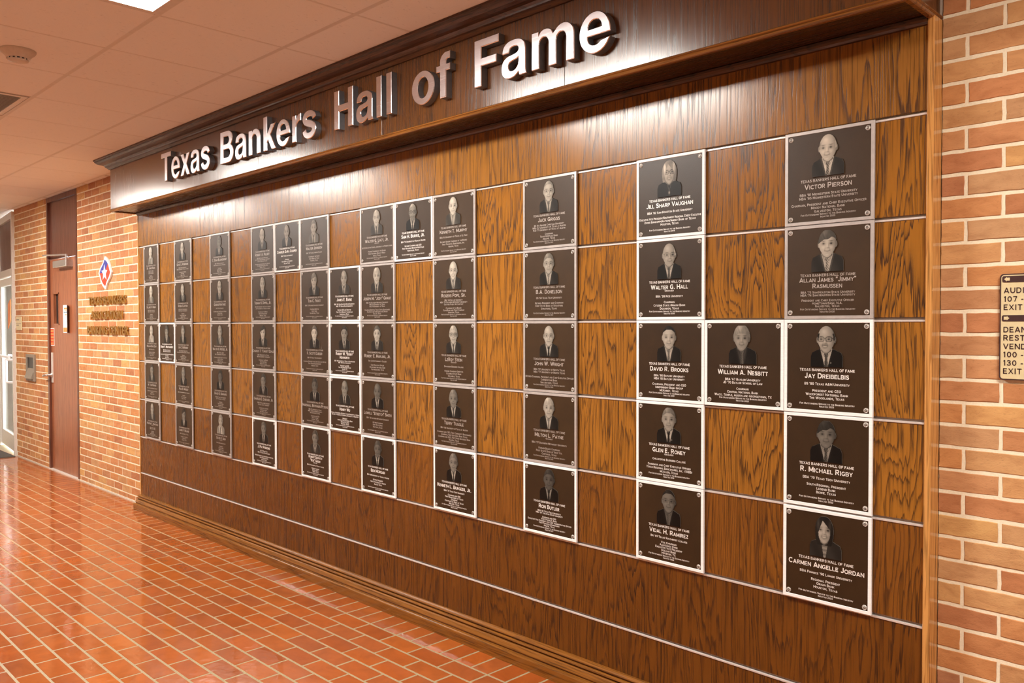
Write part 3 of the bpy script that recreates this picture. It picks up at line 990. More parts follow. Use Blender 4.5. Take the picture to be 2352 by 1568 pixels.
# ---- raised title letters
title = empty('title_lettering', (3.0, HY, 2.575))
tag(title, 'large raised silver letters reading Texas Bankers Hall of Fame on the header', 'sign')
WORDS = [('Texas', 0.969, 1.751), ('Bankers', 1.905, 3.043), ('Hall', 3.225, 3.728), ('of', 3.888, 4.164), ('Fame', 4.328, 5.079)]
CAPH = 0.202
from mathutils.geometry import tessellate_polygon
def letter(loops, s, kx, x0, z0):
    """front face with a chamfered edge and deep returns"""
    yf, ym, yb_ = -0.036, -0.033, 0.0
    mb = MB()
    fronts = []
    for L in loops:
        P = [np.array((p.x * s * kx + x0 - 3.0, p.y * s + z0 - 2.575)) for p in L]
        n = len(P)
        ins = []
        for a in range(n):
            d1 = P[a] - P[a - 1]; d2 = P[(a + 1) % n] - P[a]
            d1 = d1 / (np.linalg.norm(d1) + 1e-9); d2 = d2 / (np.linalg.norm(d2) + 1e-9)
            nn = np.array((-d1[1] - d2[1], d1[0] + d2[0]))
            q = np.linalg.norm(nn)
            ins.append(P[a] + (nn / q * min(0.0028 / max(q / 2, 0.5), 0.005) if q > 1e-6 else 0))
        fronts.append([Vector((p[0], p[1], 0)) for p in ins])
        v = [(p[0], yf, p[1]) for p in ins] + [(p[0], ym, p[1]) for p in P] + [(p[0], yb_, p[1]) for p in P]
        o = len(mb.v)
        mb.add(v, [((k + 1) % n, k, k + n, (k + 1) % n + n) for k in range(n)], 0)
        mb.f += [tuple(t + o for t in ((k + 1) % n + n, k + n, k + 2 * n, (k + 1) % n + 2 * n)) for k in range(n)]
        mb.mi += [1] * n
    fl = [p for L in fronts for p in L]
    tri = []
    for q in tessellate_polygon(fronts):
        a, b, c = (fl[k] for k in q)
        tri.append(tuple(q) if (b - a).cross(c - a).z > 0 else tuple(reversed(q)))
    mb.add([(p.x, yf, p.y) for p in fl], tri, 0)
    return mb
for wd, xa, xb in WORDS:
    items, w = layout(wd, 'title', CAPH, False)
    t = _gl['title']
    lo = min(t[g][0][:, 0].min() * s + x for g, s, x in items); hi = max(t[g][0][:, 0].max() * s + x for g, s, x in items)
    kx = (xb - xa) / (hi - lo)
    for g, s, x in items:
        co, loops, adv = t[g]
        letter(loops, s, kx, xa + (x - lo) * kx, 2.576).build('letter', [M['letter'], M['letter_side']], title)

# ================================================================== PLAQUES
def gauss(X, Y, cx, cy, sx, sy):
    return np.exp(-((X - cx) / sx) ** 2 - ((Y - cy) / sy) ** 2)
def smooth(e0, e1, x):
    t = np.clip((x - e0) / (e1 - e0), 0, 1)
    return t * t * (3 - 2 * t)
def paint(p, X, Y):
    """greyscale head-and-shoulders photograph; returns (grey, mask)"""
    cx = p.get('dx', 0.0); fo = cx + p.get('turn', 0.0)
    cy, rx, ry = 0.668, p.get('rx', 0.275), 0.325
    skin, hair, suit = 0.58 * (p.get('skin', 0.55) / 0.58) ** 0.72, p.get('hair', 0.5), p.get('suit', 0.035)
    style = p.get('style', 'short')
    low = np.clip((cy - Y) / ry, 0, 1)
    rxe = rx * (1 - 0.30 * low ** 1.6)
    hd = ((X - cx) / rxe) ** 2 + ((Y - cy) / ry) ** 2
    head = hd < 1
    ears = (((np.abs(X - cx) - rx * 0.99) / 0.035) ** 2 + ((Y - cy + 0.015) / 0.075) ** 2) < 1
    sh_top = 0.455 - 0.36 * np.clip(np.abs(X - cx * 0.5) - 0.15, 0, 1) - 1.6 * np.clip(np.abs(X) - 0.45, 0, 1)
    body = Y < sh_top
    neck = (np.abs(X - cx * 0.9) < 0.165) & (Y < 0.52) & (Y > 0.2)
    g = np.full(X.shape, suit)
    # suit folds and lapels
    g = g * (1 + 0.25 * np.sin(X * 9 + Y * 6))
    wv = 0.045 + 0.33 * np.clip(Y, 0, 1)
    vx = cx * 0.6
    if p.get('woman'):
        if p.get('blouse'):
            inV = (np.abs(X - vx) < 0.03 + 0.20 * Y) & (Y < 0.40)
            g = np.where(inV, p['blouse'] * (0.8 + 0.2 * np.sin(Y * 60)), g)
        if p.get('pendant'):
            g = np.where(np.abs(np.abs(X - vx) - 0.34 * np.clip(Y - 0.13, 0, 1)) < 0.010, 0.16, g) * 1.0
            g = np.where((Y > 0.30), np.where(np.abs(X - vx) < 0.12, g, suit), g)
            g = np.maximum(g, 0.55 * gauss(X, Y, vx, 0.10, 0.035, 0.045))
    else:
        shirt = (np.abs(X - vx) < wv) & (Y < 0.455)
        lap = (np.abs(X - vx) < wv + 0.05) & (Y < 0.455) & ~shirt
        g = np.where(lap, g * 1.7 + 0.004, g)
        st = p.get('shirt', 0.62)
        g = np.where(shirt, st * (0.88 + 0.12 * np.cos((X - vx) * 14)), g)
        tw = np.where(Y > 0.235, 0.045 + 0.25 * (Y - 0.235), 0.038 + 0.10 * (0.235 - Y))
        tie = (np.abs(X - vx) < tw) & (Y < 0.345)
        tv = p.get('tie', 0.10)
        pat = 1 + p.get('pat', 0.2) * np.sin((X + Y) * 95) + 0.25 * np.sin((X - vx) * 40)
        if p.get('notie'):
            g = np.where((np.abs(X - vx) < 0.05 + 0.25 * (Y - 0.2)) & (Y > 0.2) & (Y < 0.4), skin * 0.7, g)
        else:
            g = np.where(tie, tv * pat, g)
        # collar points
        col = (Y > 0.25) & (Y < 0.40) & (np.abs(np.abs(X - vx) - (0.06 + 0.55 * (Y - 0.25))) < 0.012)
        g = np.where(col & shirt, st * 0.62, g)
        if p.get('pin'):
            g = np.maximum(g, 0.5 * gauss(X, Y, 0.13, 0.10, 0.02, 0.016))
    # neck
    nk = neck & (Y > 0.30 + 0.55 * np.abs(X - cx))
    g = np.where(nk, skin * (0.55 - 0.25 * smooth(-0.1, 0.15, X - cx)), g)
    # face
    u = (X - cx) / rx; w = (Y - cy) / ry
    side = p.get('side', 1)
    face = skin * (1.08 - 0.46 * np.clip(u * side + 0.20, 0, 2) ** 2 - 0.22 * np.clip(-u * side - 0.45, 0, 2) - 0.12 * w * w + 0.10 * gauss(u, w, -0.2 * side, 0.45, 0.5, 0.3))
    ex = 0.118
    for sgn in (-1, 1):
        face -= skin * 0.40 * gauss(X, Y, fo + sgn * ex, cy + 0.012, 0.058, 0.034)
        face -= skin * 0.55 * gauss(X, Y, fo + sgn * ex, cy + 0.004, 0.036, 0.018)
        face -= skin * p.get('brow', 0.48) * gauss(X, Y - 0.10 * np.abs(X - fo - sgn * ex), fo + sgn * ex, cy + 0.066, 0.066, 0.015)
        face += skin * 0.14 * gauss(X, Y, fo + sgn * 0.135, cy - 0.085, 0.06, 0.04)
        # smile folds
        fx = fo + sgn * (0.060 + 0.32 * (cy - 0.085 - Y))
        face -= skin * 0.20 * np.exp(-((X - fx) / 0.016) ** 2) * smooth(0.22, 0.16, cy - Y) * smooth(0.07, 0.11, cy - Y)
        face -= skin * 0.10 * gauss(X, Y, fo + sgn * ex, cy - 0.035, 0.05, 0.014)
    face -= skin * 0.26 * gauss(X, Y, fo + 0.048 * side, cy - 0.035, 0.018, 0.055)
    face += skin * 0.16 * gauss(X, Y, fo - 0.008 * side, cy - 0.045, 0.018, 0.06)
    face -= skin * 0.40 * gauss(X, Y, fo + 0.015 * side, cy - 0.098, 0.045, 0.013)
    my = cy - 0.178 + 2.2 * (X - fo) ** 2 * (1 if p.get('smile', 1) else 0.2)
    mw = np.exp(-((X - fo) / 0.092) ** 4)
    if p.get('smile', 1) > 1:
        face -= skin * 0.52 * mw * np.exp(-((Y - my) / 0.030) ** 2)
        face += skin * 0.85 * np.exp(-((X - fo) / 0.066) ** 4) * np.exp(-((Y - my - 0.003) / 0.012) ** 2)
    else:
        face -= skin * 0.46 * mw * np.exp(-((Y - my) / 0.013) ** 2)
    face -= skin * 0.16 * gauss(X, Y, fo, cy - 0.222, 0.06, 0.012)
    face += skin * 0.10 * gauss(X, Y, fo, cy - 0.262, 0.05, 0.025)
    if p.get('beard'):
        bd = (smooth(0.10, 0.16, cy - Y) + 0.7 * (np.abs(X - cx) > rx * 0.66) * (Y < cy)) * (1 - 0.7 * gauss(X, Y, fo, cy - 0.178, 0.08, 0.02))
        face = face * (1 - p['beard'] * np.clip(bd, 0, 1))
    if p.get('stache'):
        face -= skin * 0.45 * gauss(X, Y, fo, cy - 0.135, 0.085, 0.022)
    gl = p.get('glasses', 0)
    if gl:
        for sgn in (-1, 1):
            rr = (np.abs((X - fo - sgn * 0.122) / 0.098) ** 3 + np.abs((Y - cy - 0.004) / 0.056) ** 3)
            rim = np.exp(-((rr - 1) / (0.30 if gl > 1 else 0.20)) ** 2)
            face -= skin * (0.85 if gl > 1 else 0.42) * rim
            face += skin * 0.10 * gauss(X, Y, fo + sgn * 0.10, cy + 0.02, 0.03, 0.015)
        tp = (np.abs(Y - cy - 0.035) < 0.009) & (np.abs(X - fo) > 0.215)
        face = np.where(tp, face * (0.3 if gl > 1 else 0.6), face)
        face -= skin * (0.7 if gl > 1 else 0.35) * gauss(X, Y, fo, cy + 0.030, 0.026, 0.010)
    face = np.maximum(face, 0.01)
    g = np.where(ears & ~head, skin * 0.72 * (1 - 0.35 * (np.sign(X - cx) == side)), g)
    g = np.where(head, face, g)
    mask = head | body | nk
    if style != 'long' and style != 'bob':
        mask = mask | (ears & (Y < cy + 0.09))
    # hair
    strand = 0.92 + 0.07 * np.sin(X * 37 + 5 * np.sin(Y * 9 + X * 7)) + 0.06 * np.sin(X * 83 + Y * 27 + 3 * np.sin(X * 19)) + 0.04 * np.sin(X * 151 - Y * 33)
    if style in ('short', 'part', 'full', 'thin'):
        hl = {'short': 0.175, 'part': 0.150, 'full': 0.125, 'thin': 0.215}[style]
        line = cy + hl - 0.55 * np.clip(np.abs(X - fo) - 0.10, 0, 1) ** 1.2 * 1.4
        if style == 'part':
            line = line + 0.05 * np.tanh((X - fo - 0.10) * 18 * side) * 0.9
        grow = 1.06 if style != 'full' else 1.13
        hh = ((X - cx) / (rx * grow)) ** 2 + ((Y - cy) / (ry * (grow if style != 'thin' else 1.0))) ** 2
        hr = (hh < 1) & (Y > line) & (Y > cy - 0.04)
        g = np.where(hr, hair * strand * (1.05 - 0.30 * np.clip(u * side, -0.3, 1)) * (0.85 + 0.4 * gauss(u, w, -0.3, 0.85, 0.5, 0.25)), g)
        mask = mask | hr
    elif style == 'bald':
        hr = head & (np.abs(X - cx) > rx * 0.84 - 0.35 * np.clip(Y - cy - 0.05, 0, 1)) & (Y > cy - 0.02) & (Y < cy + 0.14)
        g = np.where(hr, hair * strand, g)
        g = np.where(head & (Y > cy + 0.1), g + skin * 0.20 * gauss(u, w, -0.25 * side, 0.62, 0.30, 0.18), g)
    elif style in ('bob', 'long'):
        bot = 0.40 if style == 'bob' else 0.30
        wid = rx * (1.30 if style == 'bob' else 1.22)
        top = ((X - cx) / wid) ** 2 + ((Y - cy) / (ry * 1.06)) ** 2 < 1
        drop = (np.abs(X - cx) < wid * (1.0 - 0.22 * np.clip((cy - Y) / 0.36, 0, 1) ** 2)) & (Y <= cy) & (Y > bot - 0.10 * np.abs(X - cx))
        inner = (np.abs((X - fo) / (rx * 0.80)) ** 2.2 + np.abs((Y - cy + 0.03) / (ry * 0.93)) ** 2.2) < 1
        inner = inner & (Y < cy + 0.235 - 0.9 * np.clip(X - fo + 0.05, 0, 1) - 2.2 * np.clip(fo - 0.05 - X, 0, 1))
        below = nk & (Y < cy - 0.22) & (np.abs(X - cx) < 0.12)
        hr = (top | drop) & ~inner & ~below & ~(body & (Y < bot))
        hv = (hair * (1 + 0.9 * np.exp(-((np.abs(u) - 0.80) / 0.16) ** 2) * np.exp(-((w - 0.35) / 0.45) ** 2))) * strand * (1.0 - 0.35 * np.clip(u * side, -0.2, 1)) * (0.8 + 0.5 * gauss(np.abs(u), w, 0.85, 0.45, 0.35, 0.5))
        g = np.where(hr, hv, g)
        mask = mask | hr
    g = np.clip(g, 0.004, 1.0)
    return 0.66 * g ** 1.30, mask

def portrait_mesh(p, W, H, nx, ny, yf, yb):
    xs = np.linspace(-0.5, 0.5, nx + 1); zs = np.linspace(0, 1, ny + 1)
    X, Y = np.meshgrid(xs, zs)
    g, mask = paint(p, X, Y)
    Xc, Yc = np.meshgrid((xs[1:] + xs[:-1]) / 2, (zs[1:] + zs[:-1]) / 2)
    _, mc = paint(p, Xc, Yc)
    vid = {}
    v, c, f = [], [], []
    def vert(i, j, back):
        k = (i, j, back)
        if k not in vid:
            vid[k] = len(v)
            v.append((X[j, i] * W, yb if back else yf, Y[j, i] * H))
            c.append(g[j, i] if not back else 0.22)
        return vid[k]
    def inside(i, j):
        return 0 <= i < nx and 0 <= j < ny and mc[j, i]
    for j in range(ny):
        for i in range(nx):
            if not mc[j, i]:
                continue
            a, b, d, e = vert(i, j, 0), vert(i + 1, j, 0), vert(i + 1, j + 1, 0), vert(i, j + 1, 0)
            f.append((a, b, d, e))
            for (ni, nj), (p0, p1) in (((i, j - 1), ((i, j), (i + 1, j))), ((i + 1, j), ((i + 1, j), (i + 1, j + 1))),
                                       ((i, j + 1), ((i + 1, j + 1), (i, j + 1))), ((i - 1, j), ((i, j + 1), (i, j)))):
                if not inside(ni, nj):
                    f.append((vert(*p1, 0), vert(*p0, 0), vert(*p0, 1), vert(*p1, 1)))
    me = bpy.data.meshes.new('portrait')
    me.from_pydata(v, [], f)
    me.materials.append(M['portrait'])
    at = me.color_attributes.new('Col', 'FLOAT_COLOR', 'POINT')
    c = np.array(c)
    rgba = np.stack([c, c * 0.90, c * 0.74, np.ones_like(c)], 1).astype(np.float32)
    at.data.foreach_set('color', rgba.ravel())
    me.update()
    return me

# screw rosette: flat ring, domed head and a cross slot
sc = MB().lathe([(0.0082, 0.0), (0.0082, 0.0012), (0.0074, 0.0020), (0.0062, 0.0014), (0.0056, 0.0016), (0.0044, 0.0024), (0.0020, 0.0027)], 20, 'y')
SCREW = None
for a in range(5):
    th = a * 2 * math.pi / 5 + 0.4
    sc.box(0.0030 * math.cos(th) - 0.0011, 0.0030 * math.cos(th) + 0.0011, -0.0032, -0.0016, 0.0030 * math.sin(th) - 0.0011, 0.0030 * math.sin(th) + 0.0011, 1)
SCREW = sc.mesh('screw', [M['screw'], M['screw_dark']])

HALL = 'TEXAS BANKERS HALL OF FAME'
FOOT = 'For Outstanding Service to the Banking Industry'
def plaque(col, row, label, name, deg, body, pr, dec=False, year='', bright=False, dz=0.0, tilt=0.0):
    x0, x1 = COLX[col] + 0.0012, COLX[col + 1] - 0.0012
    zb, zt = ROWZ[row + 1] + 0.0105, ROWZ[row] + 0.0085
    w, h = x1 - x0, zt - zb
    r = empty('plaque', ((x0 + x1) / 2, -0.0052, zb + dz))
    r.rotation_euler = (0, 0, tilt)
    tag(r, label, 'plaque', 'memorial plaques on the oak panelling')
    hw = w / 2
    bw = 0.0105
    T = 0.009
    # border frame: chamfered outer edge, raised above the face
    fr = MB()
    def quadring(o, i, yo, yi, z_o, z_i):
        v = [(-hw + o, yo, o), (hw - o, yo, o), (hw - o, yo, h - o), (-hw + o, yo, h - o),
             (-hw + i, yi, i), (hw - i, yi, i), (hw - i, yi, h - i), (-hw + i, yi, h - i)]
        fr.add(v, [(k, (k + 1) % 4, (k + 1) % 4 + 4, k + 4) for k in range(4)])
    quadring(0, 0.0, 0.0, -T + 0.001, 0, 0)
    quadring(0, 0.001, -T + 0.001, -T, 0, 0)
    quadring(0.001, bw, -T, -T, 0, 0)
    quadring(bw, bw + 0.0008, -T, -T + 0.0022, 0, 0)
    fr.add([(-hw, 0, 0), (hw, 0, 0), (hw, 0, h), (-hw, 0, h)], [(0, 3, 2, 1)])
    fr.build('border', M['bright'] if bright else M['alu'], r)
    yf = -T + 0.0020
    MB().box(-hw + bw * 0.6, hw - bw * 0.6, yf, -0.001, bw * 0.6, h - bw * 0.6).build('face', M['bronze_dark'] if bright else M['bronze'], r)
    # portrait
    PW, PH = 0.345 * 0.312, 0.435 * h
    near = col >= 12
    nx, ny = (84, 108) if near else ((48, 62) if col >= 6 else (30, 40))
    po = link('portrait', portrait_mesh(pr, PW, PH, nx, ny, -0.0032, 0.0), r, (0, yf, h * 0.500))
    # lettering
    tx = M['text_bright'] if bright else M['text_grey']
    yt = yf - 0.0009
    fw = w - 2 * bw - 0.008
    lines = name if isinstance(name, (list, tuple)) else [name]
    two = len(lines) == 2
    nm = MB()
    z = h * (0.375 if not two else 0.392)
    for ln in lines:
        put_text(nm, ln, 'name', 0.0178 if not two else 0.0158, 0, z, yt - 0.0004, True, maxw=fw)
        z -= 0.0205
    nm.build('name_lettering', tx, r)
    hm = MB()
    put_text(hm, HALL, 'small', 0.0092, 0, h * 0.450, yt, True)
    hm.build('heading_line', tx, r)
    z0 = z + 0.0205                              # baseline of the last name line
    zf = h * 0.094                               # baseline of the footer
    if dec:
        dm = MB()
        put_text(dm, '(Deceased)', 'small', 0.0066, 0, z0 - 0.0090, yt)
        dm.build('status_line', tx, r)
        z0 -= 0.0085
    nl = len(deg) + len(body)
    room = z0 - zf - 0.0095
    step = min(0.0122, room / (nl + 1.6))
    gap = min(0.5 * (room - step * nl), step * 0.85)
    lead = min(room - step * nl - gap, 0.0105)
    zz = z0 - lead - step
    cap = min(0.0086, step * 0.80)
    tm = MB()
    for ln in deg:
        put_text(tm, ln, 'small', cap, 0, zz, yt, True, maxw=fw)
        zz -= step
    tm.build('degree_lines', tx, r)
    zz -= gap
    tm = MB()
    for ln in body:
        put_text(tm, ln, 'small', cap, 0, zz, yt, True, maxw=fw)
        zz -= step
    tm.build('office_lines', tx, r)
    tm = MB()
    put_text(tm, FOOT, 'small', 0.0062, 0, zf, yt, True)
    if year:
        put_text(tm, 'Inducted ' + year, 'small', 0.0058, 0, zf - 0.0082, yt, True)
    tm.build('footer_lines', tx, r)
    for sx in (-1, 1):
        for zz in (bw + 0.0115, h - bw - 0.0115):
            o = link('screw', SCREW, r, (sx * (hw - bw - 0.0105), yf, zz))
            o.rotation_euler = (0, random.uniform(0, 6.28), 0)
    return r

ORD = {0: 'first', 2: 'second', 4: 'third', 6: 'fourth', 8: 'fifth', 10: 'sixth', 12: 'seventh', 14: 'third', 16: 'second', 18: 'rightmost'}
ROWN = ['top', 'second down', 'middle', 'fourth down', 'bottom']
def lab(desc, col, row):
    if col >= 14:
        side = {18: 'rightmost full column', 16: 'second full column from right', 14: 'third full column from right'}[col]
    elif col == 12:
        side = 'fourth full column from right'
    elif col == 0:
        side = 'leftmost full column'
    else:
        side = ORD[col] + ' full column from left'
    return desc + ', ' + ROWN[row] + ' of ' + side

UT = 'University of Texas at Austin'
D = lambda **k: k
